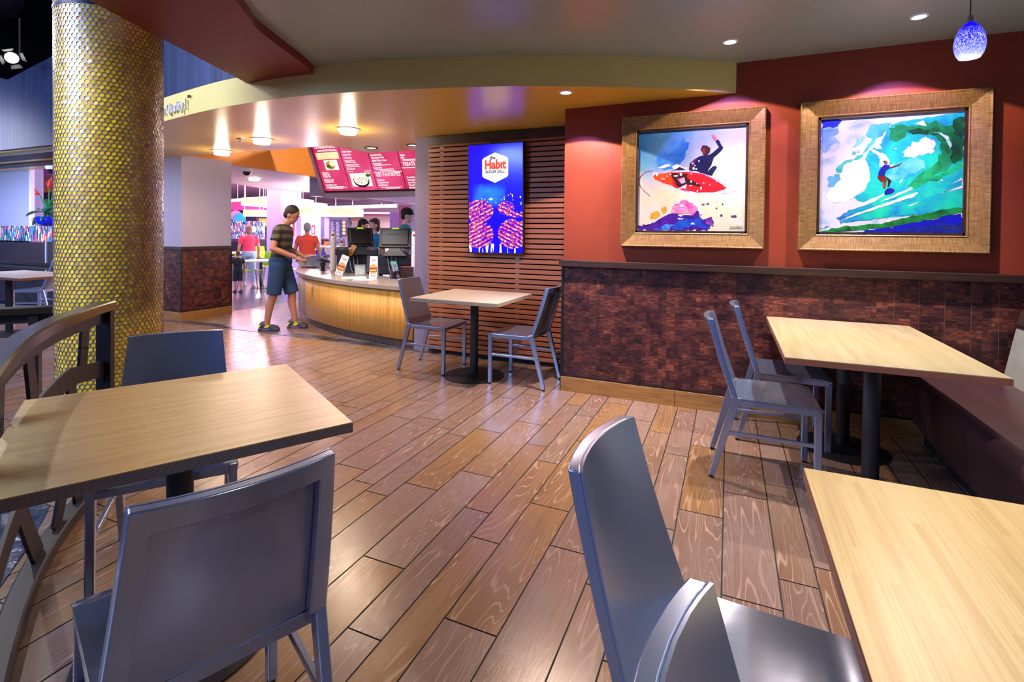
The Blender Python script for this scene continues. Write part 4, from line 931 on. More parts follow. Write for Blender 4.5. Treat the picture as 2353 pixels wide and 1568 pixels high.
# ------------------------------------------------------------------ order counter
CT = .715
CF = [(-3.285, 4.80), (-3.6, 4.807), (-4.34, 4.945), (-4.85, 5.12), (-5.28, 5.31), (-5.62, 5.49), (-5.89, 5.68), (-6.18, 5.91), (-6.5, 6.22), (-6.85, 6.62), (-7.04, 6.95), (-6.98, 7.18), (-6.75, 7.26)]
def offset(pts, d):
    out = []
    for i, p in enumerate(pts):
        a, c = Vector(pts[max(i-1, 0)]), Vector(pts[min(i+1, len(pts)-1)]); t_ = (c-a).normalized(); out.append(Vector(p)+Vector((t_.y, -t_.x))*d)
    return out
def counter():
    r = empty('order_counter', (0, 0, 0), 0, 'curved order counter with striped zebra-wood front and pale stone top', 'counter')
    cf = [Vector(p) for p in smoothpts(CF, 8)]; inner = [Vector((-5.9, 6.75)), Vector((-5.2, 6.15)), Vector((-4.6, 5.78)), Vector((-3.9, 5.6)), Vector((-3.285, 5.55))]
    # front facing: the first part is zebra wood, the rounded left end is plain
    sgn = offset(cf, .1)[10]-cf[10]; s_ = -1 if sgn.y > 0 else 1
    def skirt(pts, z0, z1, mi_of):
        b = MB(); L = 0; n = len(pts); b.add([(p.x, p.y, z) for z in (z0, z1) for p in pts], [])
        for i, (a, c) in enumerate(zip(pts, pts[1:])):
            l2 = L+(c-a).length; b.uv[len(b.f)] = [(L, .001), (l2, .001), (l2, z1-z0+.001), (L, z1-z0+.001)]
            b.f.append([i, i+1, n+i+1, n+i]); b.m.append(mi_of(a)); L = l2
        return b
    b = skirt(cf, .10, CT-.05, lambda a: 0 if a.x > -5.55 else 1)
    o = b.build('front_panel', [ZEBRA, plain('#8a7668', .5)], r, smooth=True); sd = o.modifiers.new('thick', 'SOLIDIFY'); sd.thickness = .012
    ovh = [(p.x, p.y) for p in offset(cf, .04*s_)]
    MB().prism(ovh+[(p.x, p.y) for p in inner], CT-.05, CT).build('countertop', GREYSTONE, r, bevel=.004)
    MB().prism([(p.x, p.y) for p in offset(cf, -.02*s_)]+[(p.x, p.y) for p in inner], .1, CT-.052).build('carcass', DARKWOOD, r)
    t = NT('kick_tile'); bt = t('TexBrick', offset=0.0); t.put(bt.inputs['Vector'], t.co('UV')); bt.inputs['Scale'].default_value = 1
    bt.inputs['Brick Width'].default_value = .1; bt.inputs['Row Height'].default_value = .12; bt.inputs['Mortar Size'].default_value = .003
    t.put(bt.inputs['Color1'], '#4a3a34'); t.put(bt.inputs['Color2'], '#40322e'); t.put(bt.inputs['Mortar'], '#181314')
    km = t.set(bt.outputs[0], .35); b = skirt(offset(cf, -.045*s_), 0, .1, lambda a: 0)
    o = b.build('toe_kick', km, r); sd = o.modifiers.new('thick', 'SOLIDIFY'); sd.thickness = .01
counter()
def onC(px, py, dz=0): return on_z(px, py, CT+dz)
def put(name, px, py, label, cat, rot=0, group=None, dz=0, d=None):
    p = at(px, py, d) if d else onC(px, py, dz); return empty(name, (p.x, p.y, CT+dz+.0005), rot, label, cat, group), p
YR = YAW                                            # facing the camera side
def pos_terminal(px, py, rot, label, d_, s=1.12):
    r, p = put('register_screen', px, py, label, 'register', rot, 'touch-screen registers', .272, d_)
    # local: -y faces the customer (we see the back of the tilted screen)
    b = MB(); M = Matrix.Translation((0, .0, .255)) @ Matrix.Rotation(R_(-24), 4, 'X')
    b.box(-.20*s, .20*s, -.022, .022, -.155, .155, M=M); b.box(-.17*s, .17*s, -.042, -.02, -.12, .12, M=M); b.build('screen_housing', BPLAST, r, bevel=.012, seg=3)
    b = MB(); b.box(-.075, .075, -.034, .0, .118, .158, M=M); b.build('display_pod', plain('#3a3c48', .4), r, bevel=.004)
    b = MB(); b.box(-.048, .048, -.0355, -.033, .130, .150, M=M); b.build('status_display', glow('#a8f018', 1.0), r)
    b = MB()
    for k in range(3): b.box(-.12, .10, -.0435, -.041, .05-.012*k, .056-.012*k, M=M)
    b.build('vents', BLACK, r)
    b = MB(); sec = [(.0, .17, .13), (.03, .155, .12), (.09, .085, .07), (.15, .07, .05), (.24, .065, .035)]
    vs = [(x*hw, y*hd-.02*(z/.24), z) for z, hw, hd in sec for x, y in ((-1, -1), (1, -1), (1, 1), (-1, 1))]
    b.add(vs, [(i*4+k, i*4+(k+1) % 4, (i+1)*4+(k+1) % 4, (i+1)*4+k) for i in range(len(sec)-1) for k in range(4)]+[(3, 2, 1, 0), (16, 17, 18, 19)])
    b.build('stand', plain('#23242c', .4), r, smooth=30, bevel=.006)
    return r
def drawer(px, py, rot, label, w_=.44, d_=.40, h_=.27):
    r, p = put('cash_drawer', px, py, label, 'cash drawer', rot, 'black cash drawers under the registers')
    MB().box(-w_/2, w_/2, 0, d_, 0, h_).build('case', BPLAST, r, bevel=.004)
    MB().box(-w_/2+.01, w_/2-.01, -.012, 0, .01, h_*.47).build('lower_front', BPLAST, r, bevel=.003)
    MB().box(-w_/2+.01, w_/2-.01, -.012, 0, h_*.52, h_-.01).build('upper_front', BPLAST, r, bevel=.003)
    b = MB()
    for k in range(3): b.tube([(-.05+.06*k, .05, h_+.005), (-.03+.06*k, -.03, h_-.02), (.0+.05*k, -.04, .08), (.02+.05*k, -.02, .004)], .004, 6)
    b.build('cable', plain('#c8c8d0', .5), r)
drawer(808, 627, YR+.06, 'black cash drawer under the left register')
drawer(896, 631.5, YR+.02, 'black cash drawer under the right register', .60)
pos_terminal(828, 585, YR+.5, 'touch-screen register on the left, turned half away, seen from the back', 7.55, .95)
pos_terminal(908, 588, YR+.14, 'touch-screen register on the right, seen straight from the back', 7.27)
def printer(px, py, rot, label, dz_=.272, d_=7.32):
    r, p = put('receipt_printer', px, py, label, 'printer', rot, 'receipt printers', dz_, d_)
    MB().box(-.085, .085, -.08, .10, 0, .10).build('body', BPLAST, r, bevel=.012, seg=3)
    MB().box(-.082, .082, -.084, .06, .07, .128).build('lid', plain('#30323c', .3), r, bevel=.02, seg=3)
    MB().box(-.03, .03, -.0855, -.083, .09, .096).build('badge', plain('#8c8c98', .4), r)
printer(786, 590, YR+.2, 'black receipt printer left of the left register', .272, 7.25); printer(858, 592, YR+.1, 'black receipt printer between the two registers')
def cups(px, py, n, rad, label):
    r, p = put('cup_stack', px, py, label, 'cup stack', 0, 'stacks of paper cups'); pitch = .0135
    b = MB(); pr = []
    for k in range(n): z = k*pitch; pr += [(rad*.93, z+.001), (rad, z+pitch-.003), (rad*1.03, z+pitch-.001)]
    z = n*pitch; b.lathe(pr+[(rad*.72, z+.10)], 24); b.build('nested_rims', WHITEP, r, smooth=30)
    MB().lathe([(rad*.90, z+.002), (rad*.74, z+.101), (rad*.72, z+.101)], 24).build('top_cup', WHITEP, r, smooth=30)
    a0 = -PI/2+YR; b = MB(); vs = []
    for i in range(7):
        a = a0-.5+i/6; vs += [((rad*.87+.003)*math.cos(a), (rad*.87+.003)*math.sin(a), z+.03), ((rad*.81+.003)*math.cos(a), (rad*.81+.003)*math.sin(a), z+.065)]
    b.add(vs, [(2*i, 2*i+2, 2*i+3, 2*i+1) for i in range(6)]); b.build('red_print', plain('#a02838', .5), r)
cups(766, 622, 38, .047, 'tall stack of white paper cups left of the leaning burger card')
cups(952, 637, 39, .042, 'tall stack of white paper cups against the purple wall end')
cups(786, 621, 30, .042, 'shorter stack of white paper cups behind the leaning burger card')
def card(px, py, rot, lean, label, w_=.105, h_=.285):
    r, p = put('burger_card', px, py, label, 'table card', rot, 'burger advertising cards')
    Ml = Matrix.Rotation(lean, 4, 'Y')
    M0 = Ml @ Matrix.Rotation(R_(-9), 4, 'X')
    b = MB(); b.box(-w_/2, w_/2, -.002, .002, 0, h_, M=M0); b.box(-w_/2, w_/2, .05, .054, 0, h_, M=Ml @ Matrix.Translation((0, .03, 0)) @ Matrix.Rotation(R_(9), 4, 'X')); b.build('card', plain('#e8e6e4', .45), r)
    F = M0 @ frame3((0, -.0024, 0), (1, 0, 0), (0, 0, 1)); b = MB()
    text_mb(b, 'Habıt', .040, F @ Matrix.Translation((0, h_*.80, 0)), 0, bold=.0012, sx=.8); text_mb(b, 'BURGER GRILL', .0125, F @ Matrix.Translation((0, h_*.75, 0)), 1, bold=.0003, sx=.8)
    for y_, x0, x1, m in ((.125, -.042, -.005, 2), (.125, .0, .042, 2), (.07, -.042, .03, 1)): b.add([F @ Vector(v) for v in ((x0, h_*y_, 0), (x1, h_*y_, 0), (x1, h_*(y_+.025), 0), (x0, h_*(y_+.025), 0))], [(0, 1, 2, 3)], m)
    b.build('lettering', [plain('#b02030', .5), plain('#20202c', .5), plain('#283a8c', .5)], r)
    b = MB(); cy = h_*.40; z_ = .0006
    def lay(pts, mi):
        nonlocal z_
        z_ += .0004; b.add([F @ Vector((x, cy+y, z_)) for x, y in pts], [tuple(range(len(pts)))], mi)
    ar = lambda rx, ry, a0, a1, cy_=0, n=12: [(rx*math.cos(a0+(a1-a0)*i/n), cy_+ry*math.sin(a0+(a1-a0)*i/n)) for i in range(n+1)]
    lay(ar(.049, .05, 0, PI, .022), 0); lay([(-.050, .010), (.050, .010), (.052, .022), (-.052, .022)], 1); lay([(-.051, -.002), (.051, -.002), (.049, .010), (-.049, .010)], 2)
    lay([(-.050, -.022), (.050, -.022), (.051, -.004), (-.051, -.004)], 1); lay([(-.046, -.020), (-.02, -.030), (0, -.018), (.02, -.033), (.044, -.020), (.046, -.006), (-.046, -.006)], 3); lay([(-.049, -.034), (.049, -.034), (.05, -.022), (-.05, -.022)], 4)
    lay(ar(.047, .026, PI, 2*PI, -.034), 0)
    b.build('burger_picture', [plain('#d98a2c', .5), plain('#3c180c', .5), plain('#d8281c', .5), plain('#f0c030', .5), plain('#6a2014', .5)], r)
card(777, 632, YR, R_(19), 'advertising card with a burger leaning to the right on the counter'); card(857, 639, YR, 0, 'upright advertising card with a burger in front of the cash drawers')
r, p = put('gold_card', 803, 583, 'tilted gold notice card between the left register and the leaning burger card', 'card', YR, None, .272, 7.33)
M = Matrix.Rotation(R_(24), 4, 'Y') @ Matrix.Rotation(R_(-10), 4, 'X')
MB().box(-.035, .035, -.002, .002, 0, .16, M=M).build('card', plain('#b07c24', .45), r); b = MB()
for k in range(8): b.box(-.026, .026-.006*(k % 3), -.0026, -.0019, .022+.016*k, .027+.016*k, M=M)
b.build('printed_lines', plain('#6a4612', .5), r)
def pinpad(px, py, rot, label, tilt=.75):
    r, p = put('card_terminal', px, py, label, 'card terminal', rot, 'card payment terminals')
    MB().lathe([(.055, 0), (.055, .008), (.03, .016), (.028, .10), (.034, .12)], 20).build('stand', BPLAST, r, smooth=40)
    MB().box(-.033, .033, -.03, .03, .07, .13).build('bracket', BPLAST, r, bevel=.008)
    M = Matrix.Translation((0, -.01, .155)) @ Matrix.Rotation(tilt, 4, 'X')
    MB().box(-.042, .042, -.095, .085, -.018, .018, M=M).build('body', plain('#22242c', .35), r, bevel=.01, seg=3)
    MB().box(-.033, .033, .02, .075, .0175, .0195, M=M).build('display', glow('#6ad8c0', .6), r)
    b = MB()
    for i in range(4):
        for j in range(3): b.box(-.03+.022*j, -.013+.022*j, -.078+.024*i, -.062+.024*i, .0175, .0215, M=M)
    b.build('keys', plain('#7a86b0', .45), r)
    MB().box(-.009, .009, -.032, -.0295, .09, .102).build('status_light', glow('#ff5040', 1.2), r)
pinpad(905, 640, YR+.65, 'card terminal on a stand in front of the right register', .9); pinpad(742, 622, YR+2.6, 'card terminal on a stand seen from behind at the left of the counter', .25)
r, p = put('tip_box', 827, 633, 'clear tip box with dollar notes on the counter', 'tip box', YR+.1)
t = NT('clear_acrylic'); t.set((.85, .92, .92), .03, spec=.5, alpha=.22); acr = t.mat
b = MB(); w_, h_ = .07, .145
for a in ((-w_, w_, -.004, 0, 0, h_), (-w_, w_, .096, .1, 0, h_), (-w_, -w_+.004, 0, .096, 0, h_), (w_-.004, w_, 0, .096, 0, h_)): b.box(*a)
b.build('acrylic_walls', acr, r); b = MB(); b.box(-w_-.006, w_+.006, -.008, .104, h_, h_+.006); b.box(-w_, w_, -.004, .1, .0, .003); b.build('lid', plain('#5a6668', .3), r)
R = random.Random(9)
for k in range(5):
    M = Matrix.Translation((R.uniform(-.02, .02), R.uniform(.02, .07), R.uniform(.045, .085))) @ Matrix.Rotation(R.uniform(-.9, .9), 4, 'Y') @ Matrix.Rotation(R.uniform(-.3, .3), 4, 'Z')
    b = MB(); b.box(-.04, .04, -.001, .001, -.025, .025, M=M); b.build('banknote', plain(('#b8c4a4', '#98a884')[k % 2], .7), r)
for k, (px, py, rot, sz) in enumerate(((815, 639, .25, (.15, .10)), (838, 643, -.05, (.13, .09)))):
    r, p = put('paper_sheet', px, py, ('white papers lying on the counter in front of the tip box', 'loose white receipt on the counter beside the upright burger card')[k], 'paper', YR+rot)
    b = MB()
    for i in range(5 if k == 0 else 1): b.box(-sz[0]-.004*i, sz[0]-.004*i, -sz[1]+.003*i, sz[1], .002*i, .002*i+.0016)
    b.build('sheets', plain('#f2f0f4', .6), r)
r, p = put('bill_tray', 713, 615, 'flat black bill tray near the rounded end of the counter', 'tray', YR-.1); MB().box(-.13, .13, -.06, .06, 0, .014).build('tray', BPLAST, r, bevel=.004)
MB().box(-.12, .12, -.05, .05, .013, .0155).build('liner', plain('#2a2a30', .6), r)
def bucket():
    r, p = put('candy_bucket', 735, 612, 'tapered metal bin filled with small wrapped items on the counter', 'bin', YR)
    b = MB(); lo, hi, h_ = (.13, .09), (.20, .13), .17; vs = []
    for (x, y), z in ((lo, 0), (hi, h_)): vs += [(-x, -y, z), (x, -y, z), (x, y, z), (-x, y, z)]
    b.add(vs, [(0, 1, 2, 3), (0, 1, 5, 4), (1, 2, 6, 5), (2, 3, 7, 6), (3, 0, 4, 7)]); o = b.build('bin', plain('#a8acbc', .35, .7), r); sd = o.modifiers.new('thick', 'SOLIDIFY'); sd.thickness = .004
    b = MB(); b.bar((-.205, -.135, h_), (.205, -.135, h_), .012, .008); b.bar((-.205, .135, h_), (.205, .135, h_), .012, .008); b.bar((-.205, -.135, h_), (-.205, .135, h_), .012, .008); b.bar((.205, -.135, h_), (.205, .135, h_), .012, .008); b.build('rim', plain('#2a2028', .4), r)
    R = random.Random(4); cs = ['#e8e8f4', '#2a48c8', '#c83048', '#201c30', '#e0e0ea', '#7a2440']
    base = Vector((p.x, p.y, CT))
    rz = Matrix.Rotation(YR, 4, 'Z')
    for k in range(26):
        c = base+(rz @ Vector((R.uniform(-.16, .16), R.uniform(-.09, .09), .155+R.uniform(0, .035))))
        o = MB().ball((0, 0, 0), (R.uniform(.018, .028), R.uniform(.014, .02), .014), 8, 6).build('wrapped_sweet', plain(cs[k % 6], .35), None, smooth=True); o.location = c; o.rotation_euler = (R.uniform(-.5, .5), R.uniform(-.5, .5), R.uniform(0, 3))
        tag(o, 'small wrapped sweet heaped in the metal bin on the counter', 'sweet', 'wrapped sweets in the metal bin')
bucket()
r, p = put('tray_stack', 933, 639, 'stack of dark red-rimmed baskets beside the tall cup stack', 'basket stack', YR, None)
for k in range(5):
    b = MB(); b.box(-.075, .075, 0, .12, .03*k+.001, .03*k+.022); b.build('basket', BPLAST, r, bevel=.005); 
    MB().box(-.077, .077, -.002, .122, .03*k+.021, .03*k+.026).build('rim', plain('#7a3030', .5), r)
r, p = put('plastic_bag', 941, 598, 'crumpled clear plastic bag of lids behind the right register', 'bag', YR, None, .272, 7.42)
b = MB(); R = random.Random(8); b.ball((0, 0, .07), (.09, .06, .07), 14, 10); b.v = [tuple(c+R.uniform(-.008, .008) for c in v) for v in b.v]; b.build('bag', plain('#d8d8e6', .25), r)
b = MB(); b.tube([(.0, 0, .12), (.02, 0, .16), (.05, .01, .17)], [.012, .018, .006], 8); b.build('knot', plain('#d8d8e6', .25), r)

# ------------------------------------------------------------------ menu boards
def menu():
    yb, yt = 6.95, 6.60
    bl_, br_ = on_y(748, 441, yb), on_y(1004, 434.5, yb); tl_ = on_y(737, 333, yt)
    r = empty('menu_board', bl_, 0, 'lit red menu boards hanging over the order counter', 'menu')
    ux = (br_-bl_).normalized(); uy = (tl_-bl_); uy = uy-ux*uy.dot(ux); Hh = uy.length; F = frame3((0, 0, 0), ux, uy); W = (br_-bl_).length; pw = W/4
    def q(x, y, z): return F @ Vector((x, y, z))
    def box(b, x0, x1, y0, y1, z0, z1, mi=0): b.add([q(x, y, z) for z in (z0, z1) for y in (y0, y1) for x in (x0, x1)], [(0, 2, 3, 1), (4, 5, 7, 6), (0, 1, 5, 4), (2, 6, 7, 3), (0, 4, 6, 2), (1, 3, 7, 5)], mi)
    b = MB(); box(b, -.05, W, -.10, -.02, -.1, .05); box(b, -.05, -.012, -.1, Hh, -.1, .05); b.build('frame', plain('#c8c0d8', .4, .3), r)
    b = MB(); box(b, -.02, W, -.02, Hh, -.1, -.005); b.build('cabinet', BLACK, r)
    red = NT('lit_red_panel'); n = red.noise(red.co('Object'), 1.3, 2); cc = red.ramp(n, [(.35, '#c01a48'), (.65, '#e05080')]); red = red.set((.02, 0, .01), .3, emit=cc, estr=1.0)
    TXT = [[('CHARBURGERS', .5, .955, .085, 'C')]+[(s, .1, y, .05, 'L') for s, y in (('Charburger', .415), ('Double Char', .37), ('Teriyaki Char', .325), ('BBQ Bacon Char', .255), ('Portabella Char', .21), ('Santa Barbara Char', .14))],
           [(s, .08, y, .05, 'L') for s, y in (('Grilled Chicken', .84), ('Chicken Club', .775), ('Tri-Tip Steak', .71), ('Grilled Ahi Tuna', .645), ('Golden Fried Chicken', .56), ('Veggie Burger', .47))],
           [(s, .06, y, .05, 'L') for s, y in (('BBQ Chicken Salad', .80), ('Super Food Salad', .735), ('Santa Barbara Cobb', .68), ('Grilled Chicken Caesar', .62), ('Garden Salad', .555), ('Caesar Salad', .47))]+[('KID FAVORITES', .5, .30, .09, 'C')]+[(s, .06, y, .05, 'L') for s, y in (('Charburger', .21), ('Chicken Nuggets', .155), ('Grilled Cheese', .10))],
           [(s, .06, y, .05, 'L') for s, y in (('Shakes', .70), ('Malts', .65))]+[('TREATS', .06, .50, .09, 'L')]+[(s, .1, y, .05, 'L') for s, y in (('French Fries', .245), ('Onion Rings', .19), ('Sweet Potato', .135), ('Tempura Beans', .085), ('Side Salad', .03))]]
    LINES = [[(.2, .9, .885), (.15, .93, .865), (.1, .8, .105), (.1, .9, .085), (.2, .75, .065)], [(.1, .5, .60), (.1, .6, .51), (.05, .3, .41), (.7, .95, .41)], [(.1, .7, .515), (.1, .75, .43), (.25, .8, .40), (.0, 1, .375), (.15, .9, .06), (.3, .8, .04)], [(.1, .9, .60), (.1, .6, .58), (0, 1, .44)]]
    wm = glow('#fff4f6', 1.15); cols = [wm, glow('#ffe9b0', 1), glow('#d89038', .8), glow('#fff6e0', 1.1), glow('#3c7a2c', .7), glow('#b03020', .8), glow('#202040', .3)]
    for k in range(4):
        x0, x1 = pw*k+.008, pw*(k+1)-.008; b = MB(); box(b, x0, x1, .012, Hh, -.004, .004); pn = b.build('panel', red, r, bevel=.003)
        b = MB()
        for s, u, v, sz, al in TXT[k]: text_mb(b, s, sz*(1.0 if sz > .06 else .8), F @ Matrix.Translation((x0+(x1-x0)*u, Hh*v*.97, .0058)), 0, align='CENTER' if al == 'C' else 'LEFT', bold=.0012, sx=.78, res=2)
        for a, c, v in LINES[k]: b.add([q(x0+(x1-x0)*a, Hh*v, .0058), q(x0+(x1-x0)*c, Hh*v, .0058), q(x0+(x1-x0)*c, Hh*v+.009, .0058), q(x0+(x1-x0)*a, Hh*v+.009, .0058)], [(0, 1, 2, 3)], 0)
        def rect(a, c, v0, v1, mi, z=.0062): b.add([q(x0+(x1-x0)*a, Hh*v0, z), q(x0+(x1-x0)*c, Hh*v0, z), q(x0+(x1-x0)*c, Hh*v1, z), q(x0+(x1-x0)*a, Hh*v1, z)], [(0, 1, 2, 3)], mi)
        def disc(u, v, rx, ry, mi, z): b.add([q(x0+(x1-x0)*u+rx*math.cos(PI*i/9), Hh*v+ry*math.sin(PI*i/9), z) for i in range(18)], [tuple(range(18))], mi)
        if k == 0:
            rect(.08, .94, .70, .84, 1); text_mb(b, '#1 Original Charburger', .038, F @ Matrix.Translation((x0+.05, Hh*.775, .0068)), 2, align='LEFT', sx=.75, res=2); text_mb(b, '#2 Original Double Char', .038, F @ Matrix.Translation((x0+.05, Hh*.72, .0068)), 2, align='LEFT', sx=.75, res=2)
            rect(.3, .82, .47, .68, 3); disc(.52, .57, .10, .075, 2, .0066); disc(.48, .55, .07, .03, 4, .007); disc(.60, .60, .06, .05, 1, .0072)
        if k == 1:
            rect(.12, .88, .10, .38, 3); disc(.5, .22, .17, .12, 6, .0066); disc(.5, .24, .155, .10, 3, .007); R = random.Random(2)
            for _ in range(60): a, rr = R.uniform(0, 6.28), R.random()**.5; disc(.5+.27*rr*math.cos(a), .24+.08*rr*math.sin(a), .008, .006, R.choice([2, 4, 5, 1]), .0074)
            disc(.80, .33, .05, .03, 4, .0076)
        b.build('printing', cols, pn)
        b = MB()
        for a in (.06, .94): c = q(x0+(x1-x0)*a, Hh*.035, .006); b.ball(c, .012, 10, 6)
        b.build('stud', STEEL, pn, smooth=True)
    b = MB(); n3 = F.to_3x3() @ Vector((0, 0, 1))
    for x in (.3, W*.5, W-.3): b.tube([q(x, Hh, -.05), q(x, Hh, -.05)+Vector((0, .1, .35))], .01, 6)
    b.build('hanger', CHAR, r)
menu()

# ------------------------------------------------------------------ people
def limb(b, a, c, ra, rc, n=14):
    a, c = Vector(a), Vector(c); b.ball(a, ra, n, 8); b.ball(c, rc, n, 8); b.cyl(a, c, ra, n, 0, rc)
def remesh(o, vox, it=4):
    m = o.modifiers.new('skin', 'REMESH'); m.mode = 'VOXEL'; m.voxel_size = vox; m.use_smooth_shade = True
    s = o.modifiers.new('soften', 'SMOOTH'); s.factor = .5; s.iterations = it
def torso(b, secs, sh, inf=0, n=20):
    vs = []
    for z, rx, ry in secs:
        for k in range(n): a = 2*PI*k/n; vs.append((sh(z)+(rx+inf)*math.cos(a), (ry+inf)*math.sin(a), z))
    m = len(secs); b.add(vs, [(i*n+k, i*n+(k+1) % n, (i+1)*n+(k+1) % n, (i+1)*n+k) for i in range(m-1) for k in range(n)]+[tuple(range(n-1, -1, -1)), tuple((m-1)*n+k for k in range(n))])
def person(label, loc, rot, H, top, bottom, skin='#b98468', hair='#2a1c16', hairlen=.0, legs=((-.02, -.02), (-.02, .02)), arms=None, lean=.0, nod=.0, sit=False, fat=0, vox=.009, short=True, sleeve=.6, cap=None, shoes='#1c1c20', detail=False, group=None, female=False):
    k = H/1.72; r = empty('person', loc, rot, label, 'person', group); r.scale = (k, k, k)
    dz = -.47 if sit else 0
    sh = lambda z: lean*max(0, (z-.9-dz))/.5
    hips = [(.0, s*.088, .90+dz) for s in (1, -1)]; ft = []
    for i, s in enumerate((1, -1)):
        fx, kx = legs[i]
        if sit: ft.append(((.42, s*.11, .50), (.40, s*.11, .09)))
        else: ft.append((((fx*.55+kx+.03), s*.095, .49), (fx, s*.095, .09)))
    arms = arms or [((-.03, .25, 1.10), (.04, .25, .86)), ((-.03, -.25, 1.10), (.04, -.25, .86))]
    b = MB(); secs = [(.84+dz, .10, .13), (.92+dz, .125+fat, .165+fat), (1.06+dz, .105+fat*1.2, .142+fat), (1.22+dz, .118+fat*.6, .160+fat*.5), (1.34+dz, .11, .178), (1.41+dz, .075, .12), (1.45+dz, .05, .06)]
    torso(b, secs, sh)
    nk = Vector((sh(1.43+dz), 0, 1.43+dz)); hd = Vector((sh(1.6+dz)+.015+nod*.11, 0, 1.60+dz-nod*.035)); limb(b, nk, hd-Vector((.012, 0, .06)), .056, .052)
    Hm = Matrix.Rotation(nod*.7, 3, 'Y')
    hp = lambda x, y, z: hd+Hm @ Vector((x, y, z))
    b.ball(hp(-.008, 0, .022), (.098, .076, .098), 20, 14, M=Hm); b.ball(hp(.02, 0, -.045), (.070, .058, .068), 16, 12, M=Hm)
    b.ball(hp(.062, 0, -.085), (.026, .03, .024), 10, 8, M=Hm)
    b.add([hp(.078, -.011, .02), hp(.078, .011, .02), hp(.112, 0, -.028), hp(.084, -.017, -.03), hp(.084, .017, -.03)], [(0, 1, 2), (0, 2, 3), (1, 4, 2), (3, 2, 4), (0, 3, 4, 1)])
    for s in (1, -1): b.ball(hp(-.008, s*.076, -.012), (.02, .010, .032), 8, 8, M=Hm)
    shd = [Vector((sh(1.37+dz), s*.178, 1.375+dz)) for s in (1, -1)]
    for i, s in enumerate((1, -1)):
        kn, an = Vector(ft[i][0]), Vector(ft[i][1]); limb(b, hips[i], kn, .083+fat*.3, .056); mid = kn.lerp(an, .32)+Vector((-.018, 0, 0))
        limb(b, kn, mid, .053, .054); limb(b, mid, an, .054, .036); limb(b, an-Vector((.02, 0, .035)), an+Vector((.13, 0, -.055)), .036, .028)
        e, w_ = Vector(arms[i][0])+Vector((0, 0, dz)), Vector(arms[i][1])+Vector((0, 0, dz))
        limb(b, shd[i], e, .052, .040); limb(b, e, e.lerp(w_, .35), .040, .041); limb(b, e.lerp(w_, .35), w_, .041, .027)
        d = (w_-e).normalized(); side = Vector((0, -s, 0)); side = (side-d*d.dot(side)).normalized(); nrm = d.cross(side)
        pm = w_+d*.055; b.ball(pm, (.03, .03, .03), 10, 8); 
        for f in range(4):
            off = side*(-.027+.018*f); L = (.062, .078, .074, .056)[f]; bs = w_+d*.075+off; m1 = bs+d*L*.55; m2 = m1+(d*.75-side*.0+nrm*(.65*-1)).normalized()*L*.5
            limb(b, w_+d*.03+off*.7, bs, .013, .0105, 8); limb(b, bs, m1, .0105, .0095, 8); limb(b, m1, m2, .0095, .0085, 8)
        t0 = w_+d*.025-side*.028; limb(b, t0, t0+d*.035-side*.028, .013, .0105, 8); limb(b, t0+d*.035-side*.028, t0+d*.07-side*.025, .0105, .009, 8)
    body = b.build('body', plain(skin, .55), r); remesh(body, (.0065 if detail else vox))
    # clothing
    b = MB(); torso(b, [s_ for s_ in secs if s_[0] > (.86+dz)], sh, .014)
    for i in range(2):
        e = Vector(arms[i][0])+Vector((0, 0, dz)); q_ = shd[i].lerp(e, sleeve); b.ball(shd[i], .061, 14, 8); b.cyl(shd[i], q_, .061, 16, 0, .062 if sleeve < .95 else .05)
        if sleeve > .95: limb(b, e, Vector(arms[i][1])+Vector((0, 0, dz)), .05, .036)
    if female: 
        for s in (1, -1): b.ball((sh(1.24)+.085, s*.06, 1.235+dz), (.055, .062, .06), 12, 8)
    o = b.build('shirt', top if not isinstance(top, str) else mat_cloth(top), r); remesh(o, .011, 3)
    b = MB(); torso(b, [(.83+dz, .115+fat, .155+fat), (.93+dz, .135+fat, .176+fat), (.99+dz, .128+fat, .168+fat)], sh, .012)
    for i in range(2):
        kn, an = Vector(ft[i][0]), Vector(ft[i][1])
        if short: q_ = Vector(hips[i]).lerp(kn, 1.0); b.ball(hips[i], .107+fat*.3, 14, 8); b.cyl(hips[i], q_, .107+fat*.3, 18, 0, .094)
        else: limb(b, hips[i], kn, .105+fat*.3, .078); limb(b, kn, an+Vector((0, 0, .02)), .076, .062)
    o = b.build('shorts' if short else 'trousers', mat_cloth(bottom), r); remesh(o, .011, 3)
    b = MB()
    for i in range(2):
        an = Vector(ft[i][1]); s = MB()
        s.ball(an+Vector((.035, 0, -.045)), (.135, .048, .042), 16, 10); s.ball(an+Vector((-.045, 0, -.02)), (.055, .043, .06), 12, 8); s.box(an.x-.10, an.x+.165, an.y-.046, an.y+.046, an.z-.09, an.z-.058)
        o = s.build('shoe', plain(shoes, .6), r); remesh(o, .008, 2)
        if detail:
            sole = MB(); a_ = [(an.x-.105+.275*t, an.y+.05*math.sin(PI*min(1, max(0, .18+t*.75)))) for t in [j/10 for j in range(11)]]; a2 = [(x, 2*an.y-y) for x, y in a_]
            sole.prism(a_+a2[::-1], an.z-.09, an.z-.07); sole.build('sole', plain('#3a3a44', .6), o)
            st = MB(); st.prism([(x, an.y+(y-an.y)*1.03) for x, y in a_]+[(x, an.y+(y-an.y)*1.03) for x, y in a2[::-1]], an.z-.07, an.z-.064); st.build('pink_stripe', plain('#d838c0', .5), o)
            for dx in (-.075, .012, .04): 
                z = MB(); 
                for s in (1, -1): z.bar((an.x+dx-.02, an.y+s*.046, an.z-.045), (an.x+dx+.012, an.y+s*.042, an.z-.008), .012, .014)
                z.build('yellow_flash', plain('#d8e818', .5), o)
